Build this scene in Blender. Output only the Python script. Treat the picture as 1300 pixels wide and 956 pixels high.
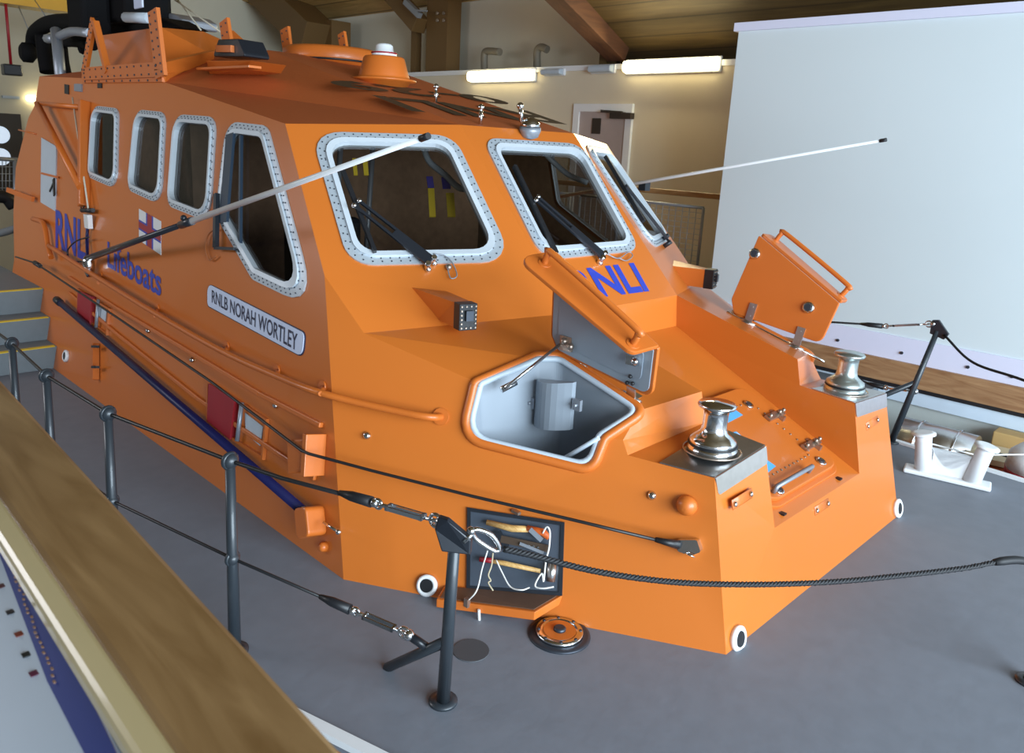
import bpy, bmesh, math, random
import numpy as np
from mathutils import Vector, Matrix, geometry
random.seed(7)
C = bpy.context.scene.collection
for o in list(bpy.data.objects): bpy.data.objects.remove(o)

# ------------------------------------------------------------------ camera
FPX, PPX, PPY = 995.5347, 650.0, 434.0
ROLL, PIT, YAW = (math.radians(a) for a in (3.05217, 76.02535, 44.0540))
RM = Matrix.Rotation(YAW, 3, 'Z') @ Matrix.Rotation(PIT, 3, 'X') @ Matrix.Rotation(ROLL, 3, 'Z')
EYE = Vector((0, 0, 2.25))
cd = bpy.data.cameras.new('camera'); cam = bpy.data.objects.new('camera', cd); C.objects.link(cam)
cam.matrix_world = Matrix.Translation(EYE) @ RM.to_4x4()
cd.sensor_width = 36; cd.lens = FPX/1300*36; cd.shift_y = -(478-PPY)/1300; cd.clip_start = .02; cd.clip_end = 200
cd.dof.use_dof = True; cd.dof.focus_distance = 3.6; cd.dof.aperture_fstop = 6.5
bpy.context.scene.camera = cam
sc = bpy.context.scene
sc.view_settings.view_transform = 'Standard'; sc.view_settings.look = 'None'
sc.view_settings.gamma = 1; sc.view_settings.use_curve_mapping = False
sc.view_settings.exposure = 0.08

# ------------------------------------------------------------------ light
w = bpy.data.worlds.new('world'); sc.world = w; w.use_nodes = True
bgn = w.node_tree.nodes['Background']; bgn.inputs[0].default_value = (.80, .88, 1.0, 1); bgn.inputs[1].default_value = .95
def area(name, loc, target, sx, sy, power, col):
    l = bpy.data.lights.new(name, 'AREA'); l.shape = 'RECTANGLE'; l.size = sx; l.size_y = sy
    l.energy = power; l.color = col
    o = bpy.data.objects.new(name, l); C.objects.link(o); o.location = loc
    o.rotation_euler = (Vector(target)-Vector(loc)).to_track_quat('-Z', 'Y').to_euler(); return o
# daylight through the big slipway doors at the bow end, and a fill light added on the unseen starboard side
area('slipway_door_daylight', (7.6, 1.9, 2.7), (-2, 3.6, 1.0), 9, 5.0, 2450, (.74, .89, 1.0))
area('starboard_fill_light', (-8.5, -3.8, 3.3), (-7, 3, 1.0), 7, 1.8, 290, (.95, .95, 1.0))

# ------------------------------------------------------------------ sight lines: photo point -> point on a real plane
def ray(x, y): return RM @ Vector(((x-PPX)/FPX, -(y-PPY)/FPX, -1.0))
def hit(x, y, n, d):
    v = ray(x, y); n = Vector(n); return EYE + v*((d-n.dot(EYE))/n.dot(v))
def atX(x, y, v): return hit(x, y, (1, 0, 0), v)
def atY(x, y, v): return hit(x, y, (0, 1, 0), v)
def atZ(x, y, v): return hit(x, y, (0, 0, 1), v)
def plane3(a, b, c):
    n = (b-a).cross(c-a).normalized()
    return n, n.dot(a)
def outward(pl, p):           # orient plane so that point p is on its inner side
    n, d = pl
    return (n, d) if n.dot(p) < d else (-n, -d)
def on(pl, x, y, off=0.0): return hit(x, y, pl[0], pl[1]+off)
def ont(pl, pts, off=0.0): return [on(pl, x, y, off) for x, y in pts]
CY = 4.18
def mir(p): return Vector((p.x, 2*CY-p.y, p.z))
def proj(p):
    v = RM.transposed() @ (Vector(p)-EYE); return (PPX-FPX*v.x/v.z, PPY+FPX*v.y/v.z)

# ------------------------------------------------------------------ materials
def lin(h):
    h = h.lstrip('#'); r = [int(h[i:i+2], 16)/255 for i in (0, 2, 4)]
    return tuple((c/12.92 if c <= .04045 else ((c+.055)/1.055)**2.4) for c in r)+(1,)
def mat(name, col, rough=.5, metal=0, coat=0, var=.06, bump=0, scale=8, spec=.5, emit=None, es=0):
    m = bpy.data.materials.new(name); m.use_nodes = True; nt = m.node_tree; b = nt.nodes['Principled BSDF']
    if isinstance(col, str): col = lin(col)
    b.inputs['Roughness'].default_value = rough; b.inputs['Metallic'].default_value = metal
    b.inputs['Specular IOR Level'].default_value = spec
    if coat: b.inputs['Coat Weight'].default_value = coat; b.inputs['Coat Roughness'].default_value = .06
    tc = nt.nodes.new('ShaderNodeTexCoord'); no = nt.nodes.new('ShaderNodeTexNoise')
    no.inputs['Scale'].default_value = scale; no.inputs['Detail'].default_value = 4
    nt.links.new(tc.outputs['Object'], no.inputs['Vector'])
    mx = nt.nodes.new('ShaderNodeMix'); mx.data_type = 'RGBA'
    mx.inputs[6].default_value = tuple(c*(1-var) for c in col[:3])+(1,); mx.inputs[7].default_value = tuple(min(1, c*(1+var)) for c in col[:3])+(1,)
    nt.links.new(no.outputs[0], mx.inputs[0]); nt.links.new(mx.outputs[2], b.inputs['Base Color'])
    if bump:
        bp = nt.nodes.new('ShaderNodeBump'); bp.inputs['Strength'].default_value = bump; bp.inputs['Distance'].default_value = .01
        nt.links.new(no.outputs[0], bp.inputs['Height']); nt.links.new(bp.outputs[0], b.inputs['Normal'])
    if emit:
        b.inputs['Emission Color'].default_value = lin(emit); b.inputs['Emission Strength'].default_value = es
    return m
def wood(name, c1, c2, axis=0, scale=1.0, rough=.4, boards=0, dist=2.0, seam=.35, stretch=9):
    m = bpy.data.materials.new(name); m.use_nodes = True; nt = m.node_tree; b = nt.nodes['Principled BSDF']
    b.inputs['Roughness'].default_value = rough
    tc = nt.nodes.new('ShaderNodeTexCoord'); mp = nt.nodes.new('ShaderNodeMapping')
    s = [scale*stretch]*3; s[axis] = scale; mp.inputs['Scale'].default_value = s
    nt.links.new(tc.outputs['Object'], mp.inputs['Vector'])
    no = nt.nodes.new('ShaderNodeTexNoise'); no.inputs['Scale'].default_value = 1; no.inputs['Detail'].default_value = 6; no.inputs['Distortion'].default_value = dist
    nt.links.new(mp.outputs[0], no.inputs['Vector'])
    r = nt.nodes.new('ShaderNodeValToRGB'); r.color_ramp.elements[0].position = .3; r.color_ramp.elements[1].position = .7
    r.color_ramp.elements[0].color = lin(c1); r.color_ramp.elements[1].color = lin(c2)
    nt.links.new(no.outputs[0], r.inputs[0]); out = r.outputs[0]
    if boards:
        sp = nt.nodes.new('ShaderNodeSeparateXYZ'); nt.links.new(tc.outputs['Object'], sp.inputs[0])
        md = nt.nodes.new('ShaderNodeMath'); md.operation = 'MODULO'; md.inputs[1].default_value = boards[1]
        ad = nt.nodes.new('ShaderNodeMath'); ad.operation = 'ADD'; ad.inputs[1].default_value = 100*boards[1]
        nt.links.new(sp.outputs[boards[0]], ad.inputs[0]); nt.links.new(ad.outputs[0], md.inputs[0])
        lt = nt.nodes.new('ShaderNodeMath'); lt.operation = 'LESS_THAN'; lt.inputs[1].default_value = boards[1]*.08
        nt.links.new(md.outputs[0], lt.inputs[0])
        mx = nt.nodes.new('ShaderNodeMix'); mx.data_type = 'RGBA'
        nt.links.new(lt.outputs[0], mx.inputs[0]); nt.links.new(out, mx.inputs[6]); mx.inputs[7].default_value = tuple(c*seam for c in lin(c1)[:3])+(1,)
        out = mx.outputs[2]
    nt.links.new(out, b.inputs['Base Color']); return m
def glass_mat(name, tint, rough=.02, refl=1.0):
    m = bpy.data.materials.new(name); m.use_nodes = True; nt = m.node_tree; nt.nodes.clear()
    o = nt.nodes.new('ShaderNodeOutputMaterial'); t = nt.nodes.new('ShaderNodeBsdfTransparent'); t.inputs[0].default_value = tint
    g = nt.nodes.new('ShaderNodeBsdfGlossy'); g.inputs['Roughness'].default_value = rough
    f = nt.nodes.new('ShaderNodeLayerWeight'); f.inputs[0].default_value = .5
    pw_ = nt.nodes.new('ShaderNodeMath'); pw_.operation = 'POWER'; pw_.inputs[1].default_value = 4
    mu = nt.nodes.new('ShaderNodeMath'); mu.operation = 'MULTIPLY_ADD'; mu.inputs[1].default_value = .75*refl; mu.inputs[2].default_value = .045*refl
    x = nt.nodes.new('ShaderNodeMixShader')
    nt.links.new(f.outputs['Facing'], pw_.inputs[0]); nt.links.new(pw_.outputs[0], mu.inputs[0]); nt.links.new(mu.outputs[0], x.inputs[0]); nt.links.new(t.outputs[0], x.inputs[1]); nt.links.new(g.outputs[0], x.inputs[2])
    nt.links.new(x.outputs[0], o.inputs[0]); return m
ORANGE = mat('gloss_orange_paint', (.60, .158, .022, 1), .32, 0, .18, .03, scale=1.5)
ORFLAT = mat('orange_paint', (.60, .148, .020, 1), .42, 0, .15, .04, scale=3)
ROOFM = mat('matt_orange_roof_paint', (.46, .105, .022, 1), .62, 0, 0, .06, .15, 30)
ALU = mat('window_frame_alloy', (.50, .56, .62, 1), .38, .35, 0, .12, 0, 60)
LIPM = mat('bright_window_lip', (.66, .73, .80, 1), .3, .2, 0, .05)
BOLT = mat('dark_bolt_steel', (.06, .07, .09, 1), .4, .6)
STEEL = mat('polished_steel', (.72, .74, .76, 1), .14, 1, 0, .05)
BRUSH = mat('brushed_steel', (.62, .62, .62, 1), .30, 1, 0, .12, 0, 25)
BLACK = mat('black_rubber', (.012, .013, .016, 1), .45)
BLACKD = mat('matt_black_cover', (.005, .005, .006, 1), .8, 0, 0, .05, spec=.15)
BLACKM = mat('black_painted_metal', (.018, .022, .030, 1), .38, .2, .2)
POSTM = mat('black_stanchion_paint', (.028, .036, .045, 1), .42, .1, .2)
CABLE = mat('black_cable_sheath', (.015, .016, .018, 1), .4)
BRONZE = mat('dull_turnbuckle_steel', (.42, .34, .28, 1), .35, .85)
WHITEP = mat('white_paint', (.80, .82, .84, 1), .35, 0, .2, .03)
CREAMW = mat('cream_wall_paint', (.62, .585, .47, 1), .8, 0, 0, .02)
LOWALL = mat('greige_wall_paint', (.70, .62, .47, 1), .75, 0, 0, .02)
SCREENM = mat('white_board_paint', (.68, .76, .79, 1), .6, 0, 0, .02, scale=1)
LILAC = mat('pale_lilac_board', (.74, .75, .92, 1), .55, 0, 0, .02)
DECKM = mat('grey_deck_paint', (.185, .205, .245, 1), .55, 0, 0, .10, .25, 9)
STAIRM = mat('grey_stair_vinyl', (.17, .20, .22, 1), .7, 0, 0, .08, .1, 20)
YELM = mat('yellow_nosing', (.75, .52, .02, 1), .5)
HALLFL = mat('dark_hall_floor', (.07, .08, .09, 1), .6, 0, 0, .15)
GREYIN = mat('grey_locker_paint', (.27, .31, .36, 1), .45, 0, .1, .05)
GREYLT = mat('pale_grey_gasket', (.50, .58, .66, 1), .45)
NAVY = mat('navy_blue_tube', (.008, .010, .065, 1), .4, 0, 0, spec=.3)
BLUEL = mat('blue_lettering', (.03, .055, .42, 1), .4)
INKM = mat('dark_navy_lettering', (.012, .014, .05, 1), .5)
ROOFINK = mat('dark_roof_lettering', (.06, .035, .015, 1), .6)
PLAQ = mat('pale_blue_plaque', (.62, .70, .90, 1), .35)
REDM = mat('crimson_flap', (.33, .008, .018, 1), .45)
BROWNIN = mat('brown_cabin_lining', (.34, .20, .12, 1), .6, 0, 0, .35, 0, 14)
GLASS = glass_mat('tinted_cabin_glass', (.50, .49, .47, 1), .02, .8)
GLASSS = glass_mat('dark_side_glass', (.42, .41, .40, 1), .03, .6)
GLASSB = glass_mat('clear_acrylic', (.80, .86, .90, 1), .05)
WOODR = wood('oak_handrail', '#7c5c36', '#a5845a', 0, 2.2, .35, 0, 1.2, stretch=7)
WOODE = mat('pale_varnished_edge', (.68, .56, .30, 1), .3, 0, .3)
WOODW = wood('red_pine_strip', '#8a6242', '#b08a64', 0, 1.2, .5, 0, 3)
GLULAM = wood('glulam_timber', '#7a5c34', '#9c7a4a', 2, 1.0, .55, (0, .045), 1, .8)
RAFTM = wood('dark_glulam_rafter', '#4a2a14', '#643c20', 1, 1.0, .8, 0, 1)
BOARDS = wood('pale_ceiling_boards', '#b08a4c', '#d4ac6c', 0, .8, .55, (2, .16), 1, .55)
BOARDD = wood('brown_ceiling_boards', '#4c3a1c', '#64502a', 0, .8, .7, (1, .35), 1, .7)
TOOLW = wood('tool_handle_wood', '#b98a4c', '#e0b878', 0, 8, .5)
BLUEST = mat('blue_sticker', (.10, .42, .80, 1), .4)
YELLAB = mat('yellow_label', (.85, .62, .05, 1), .5, emit=None)
PURP = mat('violet_card', (.10, .08, .45, 1), .5)
GALV = mat('galvanised_steel', (.32, .35, .40, 1), .45, .5)
TUBEEM = mat('lit_fluorescent_diffuser', (.9, .85, .7, 1), .4, emit='#ffeeb8', es=7)
DUCTM = mat('dull_duct_pipe', (.18, .16, .12, 1), .6)
DOORM = mat('pinkish_door_paint', (.46, .38, .35, 1), .6)
DARKM = mat('dark_brown_door', (.035, .026, .02, 1), .5)
CORDW = mat('white_cord', (.75, .74, .72, 1), .7)
CORDO = mat('straw_cord', (.50, .42, .28, 1), .8)
CRANEM = mat('yellow_crane_beam', (.62, .33, .01, 1), .45)
ROPEM = mat('black_three_strand_rope', (.012, .013, .016, 1), .6)

# ------------------------------------------------------------------ mesh builder
def pbasis(n):
    n = n.normalized(); u = n.orthogonal().normalized(); return u, n.cross(u)
class MB:
    def __init__(s): s.bm = bmesh.new(); s.mi = 0; s.sm = set()
    def m(s, i): s.mi = i; return s
    def face(s, vs, smooth=False):
        try: f = s.bm.faces.new(vs)
        except ValueError: return None
        f.material_index = s.mi; f.smooth = smooth; return f
    def poly(s, pts): s.face([s.bm.verts.new(p) for p in pts])
    def prism(s, pts, vec):
        vec = Vector(vec)
        a = [s.bm.verts.new(p) for p in pts]; b = [s.bm.verts.new(Vector(p)+vec) for p in pts]; n = len(pts)
        s.face(list(reversed(a))); s.face(b)
        for i in range(n): s.face([a[i], a[(i+1) % n], b[(i+1) % n], b[i]])
        return s
    def box(s, c, size, rot=None):
        c = Vector(c); h = [v/2 for v in size]; R = rot or Matrix.Identity(3)
        P = [c + R @ Vector((x*h[0], y*h[1], z*h[2])) for z in (-1, 1) for x, y in ((-1, -1), (1, -1), (1, 1), (-1, 1))]
        s.prism(P[:4], R @ Vector((0, 0, size[2]))); return s
    def boxab(s, a, b): a = Vector(a); b = Vector(b); return s.box((a+b)/2, [abs(v) for v in (b-a)])
    def bar(s, p0, p1, w, h, up=(0, 0, 1)):      # rectangular bar between points, w across, h along up
        p0 = Vector(p0); p1 = Vector(p1); d = (p1-p0).normalized(); up = Vector(up)
        sd = d.cross(up).normalized(); u = sd.cross(d).normalized()
        q = [p0+sd*a*w/2+u*b*h/2 for a, b in ((-1, -1), (1, -1), (1, 1), (-1, 1))]
        return s.prism(q, p1-p0)
    def ring(s, c, n, r, k, ph=0):
        u, v = pbasis(n); return [s.bm.verts.new(c+u*math.cos(ph+2*math.pi*i/k)*r+v*math.sin(ph+2*math.pi*i/k)*r) for i in range(k)]
    def tube(s, pts, r, k=10, caps=True):
        pts = [Vector(p) for p in pts]; rs = r if isinstance(r, (list, tuple)) else [r]*len(pts)
        d0 = (pts[1]-pts[0]).normalized(); u = d0.orthogonal().normalized(); prev = None; first = None
        for i, p in enumerate(pts):
            if i == 0: t = pts[1]-pts[0]
            elif i == len(pts)-1: t = pts[-1]-pts[-2]
            else: t = (pts[i+1]-p).normalized()+(p-pts[i-1]).normalized()
            t.normalize(); u = (u-t*u.dot(t)).normalized(); v = t.cross(u)
            ring = [s.bm.verts.new(p+(u*math.cos(2*math.pi*j/k)+v*math.sin(2*math.pi*j/k))*rs[i]) for j in range(k)]
            if prev:
                for j in range(k): s.face([prev[j], prev[(j+1) % k], ring[(j+1) % k], ring[j]], True)
            else: first = ring
            prev = ring
        if caps: s.face(list(reversed(first))); s.face(prev)
        return s
    def lathe(s, o, ax, prof, k=24, smooth=True):   # prof: (radius, height)
        o = Vector(o); ax = Vector(ax).normalized(); prev = None; first = None
        for r, h in prof:
            ring = s.ring(o+ax*h, ax, max(r, 1e-4), k)
            if prev:
                for j in range(k): s.face([prev[j], prev[(j+1) % k], ring[(j+1) % k], ring[j]], smooth)
            else: first = ring
            prev = ring
        s.face(list(reversed(first))); s.face(prev); return s
    def cyl(s, p0, p1, r, k=16, r1=None):
        p0 = Vector(p0); p1 = Vector(p1); L = (p1-p0).length
        return s.lathe(p0, p1-p0, [(r, 0), (r if r1 is None else r1, L)], k)
    def ball(s, c, r, k=12):
        return s.lathe(Vector(c)-Vector((0, 0, r)), (0, 0, 1), [(r*math.sin(math.pi*i/8), r-r*math.cos(math.pi*i/8)) for i in range(0, 9)], k)
    def torus(s, c, n, R, r, k=20, kk=8, a0=0, a1=2*math.pi):
        u, v = pbasis(Vector(n)); full = abs(a1-a0) > 6.28; m = k if full else k+1
        pts = [Vector(c)+u*math.cos(a0+(a1-a0)*i/k)*R+v*math.sin(a0+(a1-a0)*i/k)*R for i in range(m)]
        if full: pts.append(pts[0].copy())
        return s.tube(pts, r, kk)
    def facet(s, outer, holes=()):
        loops = [list(outer)]+[list(h) for h in holes]; flat = [Vector(p) for l in loops for p in l]
        vs = [s.bm.verts.new(p) for p in flat]
        for t in geometry.tessellate_polygon([[Vector(p) for p in l] for l in loops]): s.face([vs[i] for i in t])
        return s
    def build(s, name, mats, parent=None, bevel=0, weld=False, label=None):
        if weld: bmesh.ops.remove_doubles(s.bm, verts=s.bm.verts, dist=1e-4)
        bmesh.ops.recalc_face_normals(s.bm, faces=s.bm.faces)
        me = bpy.data.meshes.new(name); s.bm.to_mesh(me); s.bm.free()
        for m_ in (mats if isinstance(mats, (list, tuple)) else [mats]): me.materials.append(m_)
        o = bpy.data.objects.new(name, me); C.objects.link(o)
        if parent is not None: adopt(o, parent)
        if bevel:
            b = o.modifiers.new('bevel', 'BEVEL'); b.width = bevel; b.segments = 2; b.limit_method = 'ANGLE'; b.angle_limit = math.radians(40)
        if label: o['label'] = label
        return o
def adopt(o, parent):
    o.parent = parent
    if parent.type == 'EMPTY': o.matrix_parent_inverse = Matrix.Translation(-parent.location)
def tag(o, label, cat, group=None, kind=None):
    o['label'] = label; o['category'] = cat
    if group: o['group'] = group
    if kind: o['kind'] = kind
    return o
def thing(name, label, cat, loc, group=None):
    o = bpy.data.objects.new(name, None); C.objects.link(o); o.location = loc; o.empty_display_size = .1
    return tag(o, label, cat, group)
def struct(o): o['kind'] = 'structure'; return o
def rounded(pts, r, seg=6):
    out = []; n = len(pts); rr = r if isinstance(r, (list, tuple)) else [r]*n
    for i in range(n):
        p = pts[i]; a = pts[i-1]-p; b = pts[(i+1) % n]-p
        th = a.angle(b); t = rr[i]/math.tan(th/2); t = min(t, a.length*.48, b.length*.48)
        pa = p+a.normalized()*t; pb = p+b.normalized()*t
        for k in range(seg+1):
            s_ = k/seg; w_ = .8
            d = (1-s_)**2+2*w_*s_*(1-s_)+s_*s_
            out.append((pa*(1-s_)**2+p*(2*w_*s_*(1-s_))+pb*s_*s_)/d)
    return out
def inset(pts, n, wd):
    out = []; m = len(pts); c = sum(pts, Vector())/m
    lines = []
    for i in range(m):
        a = pts[i]; b = pts[(i+1) % m]; d = (b-a).normalized(); q = n.cross(d).normalized()
        if q.dot(c-a) < 0: q = -q
        lines.append((a+q*wd, d))
    for i in range(m):
        (p, d), (q, e) = lines[i-1], lines[i]
        r = geometry.intersect_line_line(p, p+d, q, q+e)
        out.append(r[0] if r else pts[i])
    return out
def text(name, body, quad, matl, parent, n, off=.003, bold=.02, label=None):
    # quad: top-left, top-right, bottom-right, bottom-left (world points)
    cu = bpy.data.curves.new(name, 'FONT'); cu.body = body; cu.size = 1; cu.offset = bold; cu.resolution_u = 4
    tmp = bpy.data.objects.new(name+'_curve', cu); C.objects.link(tmp)
    dg = bpy.context.evaluated_depsgraph_get(); me = bpy.data.meshes.new_from_object(tmp.evaluated_get(dg))
    bpy.data.objects.remove(tmp)
    xs = [v.co.x for v in me.vertices]; ys = [v.co.y for v in me.vertices]
    x0, x1, y0, y1 = min(xs), max(xs), min(ys), max(ys); tl, tr, br, bl = quad
    for v in me.vertices:
        s_ = (v.co.x-x0)/(x1-x0); t = (v.co.y-y0)/(y1-y0)
        v.co = (bl*(1-s_)+br*s_)*(1-t)+(tl*(1-s_)+tr*s_)*t+n*off
    me.materials.clear(); me.materials.append(matl)
    o = bpy.data.objects.new(name, me); C.objects.link(o); adopt(o, parent)
    if label: o['label'] = label
    return o
def crv(pts, n=8):       # catmull-rom
    P = [Vector(p) for p in pts]; P = [P[0]*2-P[1]]+P+[P[-1]*2-P[-2]]; out = []
    for i in range(1, len(P)-2):
        for k in range(n):
            t = k/n; a, b, c, d = P[i-1:i+3]
            out.append(.5*((2*b)+(c-a)*t+(2*a-5*b+4*c-d)*t*t+(3*b-a-3*c+d)*t**3))
    out.append(P[-2]); return out

# ================================================================== THE HALL
YW, XA = 10.2, -19.0
# floor of the hall far below the deck
b = MB(); b.boxab((XA-.2, -6, -1.8), (6, 13, -1.7)); struct(b.build('floor', HALLFL))
b = MB(); b.boxab((XA, -4.2, -1.7), (4.5, -4.0, 7)); struct(b.build('wall_starboard', mat('dim_visitor_wall', (.16, .14, .12, 1), .8)))
# aft wall
b = MB(); b.boxab((XA-.2, -6, -1.7), (XA, 13, 7)); struct(b.build('wall_aft', CREAMW))
# long side wall: low wall with ledge, then set-back upper wall
ztop = 3.52
b = MB(); b.boxab((XA, YW, -1.7), (6, YW+.25, ztop))
struct(b.build('wall_port', LOWALL))
b = MB(); b.boxab((XA, YW-.03, ztop-.03), (6, YW+.9, ztop+.05)); struct(b.build('trim_1', WHITEP))
b = MB(); b.boxab((XA, YW+.9, 2.5), (-8.3, YW+1.1, 8)); struct(b.build('wall_upper', CREAMW))
# roof: high boarded bay aft, lower brown bay forward
b = MB()
pl_c = [atY(422, 32, YW+.85), atY(560, 7, YW+.85), Vector((-8.4, YW+.85, 5.05)), Vector((-8.4, 5.0, 7.9)), Vector((-16.4, 5.0, 7.9))]
b.prism([(-19, 11.0, 4.95), (-8.4, 11.0, 4.95), (-8.4, 0.5, 7.9), (-19, 0.5, 7.9)], (0, 0, .12)); struct(b.build('ceiling', BOARDS))
b = MB(); b.prism([(-8.3, YW+.9, 3.50), (6, YW+.9, 3.50), (6, 2.2, 7.7), (-8.3, 2.2, 7.7)], (0, 0, .1)); struct(b.build('ceiling_forward', BOARDD))
b = MB(); b.prism([(XA, -4.1, 4.9), (6, -4.1, 4.9), (6, 2.25, 7.8), (XA, 2.25, 7.8)], (0, 0, .1)); struct(b.build('ceiling_starboard', BOARDD))
b = MB(); b.boxab((-8.45, YW+.2, 3.5), (-8.3, YW+.9, 3.9))
b.prism([(-8.38, 11.1, 3.45), (-8.38, 11.1, 5.0), (-8.38, .5, 7.95), (-8.38, 2.2, 7.6)], (.08, 0, 0)); struct(b.build('trim_2', BOARDD))
# rafters and posts
def rafter(name, label, x, wdt, y0, z0, y1, z1, depth, m_):
    b = MB(); b.bar((x, y0, z0), (x, y1, z1), wdt, depth, (0, 0, 1)); return tag(b.build(name, m_, bevel=.01), label, 'beam')
rafter('timber_rafter', 'dark timber rafter slanting down to the wall beside the long lit lamp', -8.05, .34, YW+.2, 3.78, 2.5, 7.2, .34, RAFTM)
def post(px0, px1, ytop, ybot, yw, m_, label, name='timber_post', brace=None, dp=.3):
    a = atY(px0, 92, yw); c = atY(px1, 92, yw)
    b = MB(); b.boxab((a.x, yw, ybot), (c.x, yw+dp, ytop)); o = b.build(name, m_, bevel=.008); return tag(o, label, 'post')
t = thing('timber_post', 'laminated timber post standing above the low wall with bolt heads', 'post', atY(553, 92, YW+.3))
a, c = atY(540, 92, YW+.3), atY(566, 92, YW+.3)
b = MB(); b.boxab((a.x, YW+.3, 3.3), (c.x, YW+.65, 7)); b.build('post', GLULAM, t)
b = MB()
for px, py in ((556, 17), (564, 17), (556, 26), (564, 26)):
    p = atY(px, py, YW+.3); b.cyl(p, p-Vector((0, .03, 0)), .03)
b.build('bolt_head', BRONZE, t)
a, c = atY(521, 92, YW+.45), atY(527, 92, YW+.45)
b = MB(); b.boxab((a.x, YW+.45, 3.3), (c.x, YW+.6, 4.55)); tag(b.build('timber_mullion', GLULAM), 'thin timber stud left of the tall laminated post', 'post')
p0 = atY(470, -40, YW+.2); p1 = atY(534, 33, YW+.2)
b = MB(); b.bar(p0, p1, .30, .32, (0, 1, 0)); tag(b.build('timber_brace', GLULAM, bevel=.01), 'slanting timber brace meeting the tall laminated post', 'beam')
b = MB(); b.bar(atY(515, 2, YW-.15), atY(533, 20, YW-.15), .10, .10, (0, 1, 0)); b.bar(atY(522, 13, YW-.2), atY(542, 14, YW-.2), .03, .03)
tag(b.build('ceiling_projector', GALV), 'small grey bracket lamp clamped under the slanting timber brace', 'lamp')
a, c = atY(386, 92, YW), atY(421, 92, YW)
t = thing('timber_post', 'broad laminated timber post behind the radar tub, left of the bright ceiling bay', 'post', a)
b = MB(); b.boxab((a.x, YW, 2), (c.x, YW+.5, 4.75)); b.build('post', GLULAM, t)
p0 = atY(300, -50, YW-.2); p1 = atY(404, 50, YW-.2)
b = MB(); b.bar(p0, p1, .7, .75, (0, 1, 0)); tag(b.build('timber_brace', GLULAM, bevel=.01), 'wide timber brace slanting down to the broad post behind the boat', 'beam')
# yellow crane rail upper left
b = MB(); b.bar(atX(-30, -12, -15), atX(200, 22, -15), .3, .28); b.bar(atX(-30, -2, -15.2), atX(200, 33, -15.2), .5, .05)
tag(b.build('crane_beam', CRANEM), 'yellow overhead crane beam high at the aft end', 'crane beam')

# wall lamps
def lamp(x0, y0, x1, y1, label, lit=True, yw=YW, hh=.11):
    a, c = atY(x0, y0, yw), atY(x1, y1, yw); mid = (a+c)/2; L = abs(c.x-a.x); z = mid.z
    t = thing('wall_lamp', label, 'lamp', (mid.x, yw, z), 'lamps along the top of the low wall')
    b = MB(); b.boxab((mid.x-L/2-.02, yw-.05, z-hh), (mid.x+L/2+.02, yw, z+hh)); b.build('lamp_body', WHITEP, t, bevel=.02)
    b = MB(); pr = [Vector((mid.x-L/2, yw-.05+0, z-hh*.85)), Vector((mid.x-L/2, yw-.14, z-hh*.7)), Vector((mid.x-L/2, yw-.16, z)), Vector((mid.x-L/2, yw-.14, z+hh*.7)), Vector((mid.x-L/2, yw-.05, z+hh*.85))]
    b.prism(pr, (L, 0, 0)); b.build('diffuser', TUBEEM if lit else GREYLT, t, bevel=.02)
    if lit:
        l = bpy.data.lights.new('tube_light', 'AREA'); l.shape = 'RECTANGLE'; l.size = L; l.size_y = .2; l.energy = 40*L; l.color = (1, .86, .5)
        lo = bpy.data.objects.new('tube_light', l); C.objects.link(lo); lo.location = (mid.x, yw-.2, z); lo.rotation_euler = (math.radians(90+20), 0, math.pi)
        lo.rotation_euler = Vector((0, -1, -.35)).to_track_quat('-Z', 'Y').to_euler()
lamp(797, 87, 916, 80, 'long lit fluorescent lamp nearest the white board')
lamp(600, 99, 681, 94, 'long lit fluorescent lamp to the right of the timber post')
lamp(693, 93, 718, 91, 'small unlit wall fitting just right of the lit lamp above the windscreen', False, hh=.06)
lamp(753, 89, 782, 87, 'small unlit wall fitting just left of the longest lit lamp', False, hh=.07)
# vent pipes over the wall ledge
for pts, lab in (((( 615, 92), (615, 70), (619, 65), (635, 66)), 'bent grey vent pipe above the lit lamp left of centre'), (((682, 88), (682, 66), (687, 60), (695, 63)), 'smaller bent grey vent pipe right of the first one')):
    b = MB(); b.tube(crv([atY(x, y, YW+.3) for x, y in pts], 6), .065, 12); tag(b.build('vent_pipe', DUCTM), lab, 'pipe')
# doorway with open door
L_, R_ = atY(731, 132, YW).x, atY(806, 129, YW).x; zt_ = atY(768, 132, YW).z
b = MB()
for x0, x1, z0, z1 in ((L_, L_+.12, .6, zt_-.12), (R_-.12, R_, .6, zt_-.12), (L_, R_, zt_-.12, zt_)): b.boxab((x0, YW-.05, z0), (x1, YW+.02, z1))
struct(b.build('trim_3', WHITEP))
b = MB(); b.boxab((L_+.12, YW-.02, .6), (R_-.12, YW+.0, zt_-.12)); struct(b.build('door_1', DOORM))
b = MB(); p = atY(752, 150, YW-.04); q = atY(761, 170, YW-.04); b.boxab((p.x, YW-.04, q.z), (q.x, YW-.01, p.z)); struct(b.build('window_1', DARKM))
b = MB(); p = atY(775, 143, YW-.1); q = atY(801, 151, YW-.1); b.boxab((p.x, YW-.12, q.z), (q.x, YW-.02, p.z)); b.bar(atY(763, 141, YW-.12), atY(790, 143, YW-.12), .03, .04)
tag(b.build('door_closer', DARKM), 'dark door closer at the top of the open doorway', 'door closer')
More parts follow.
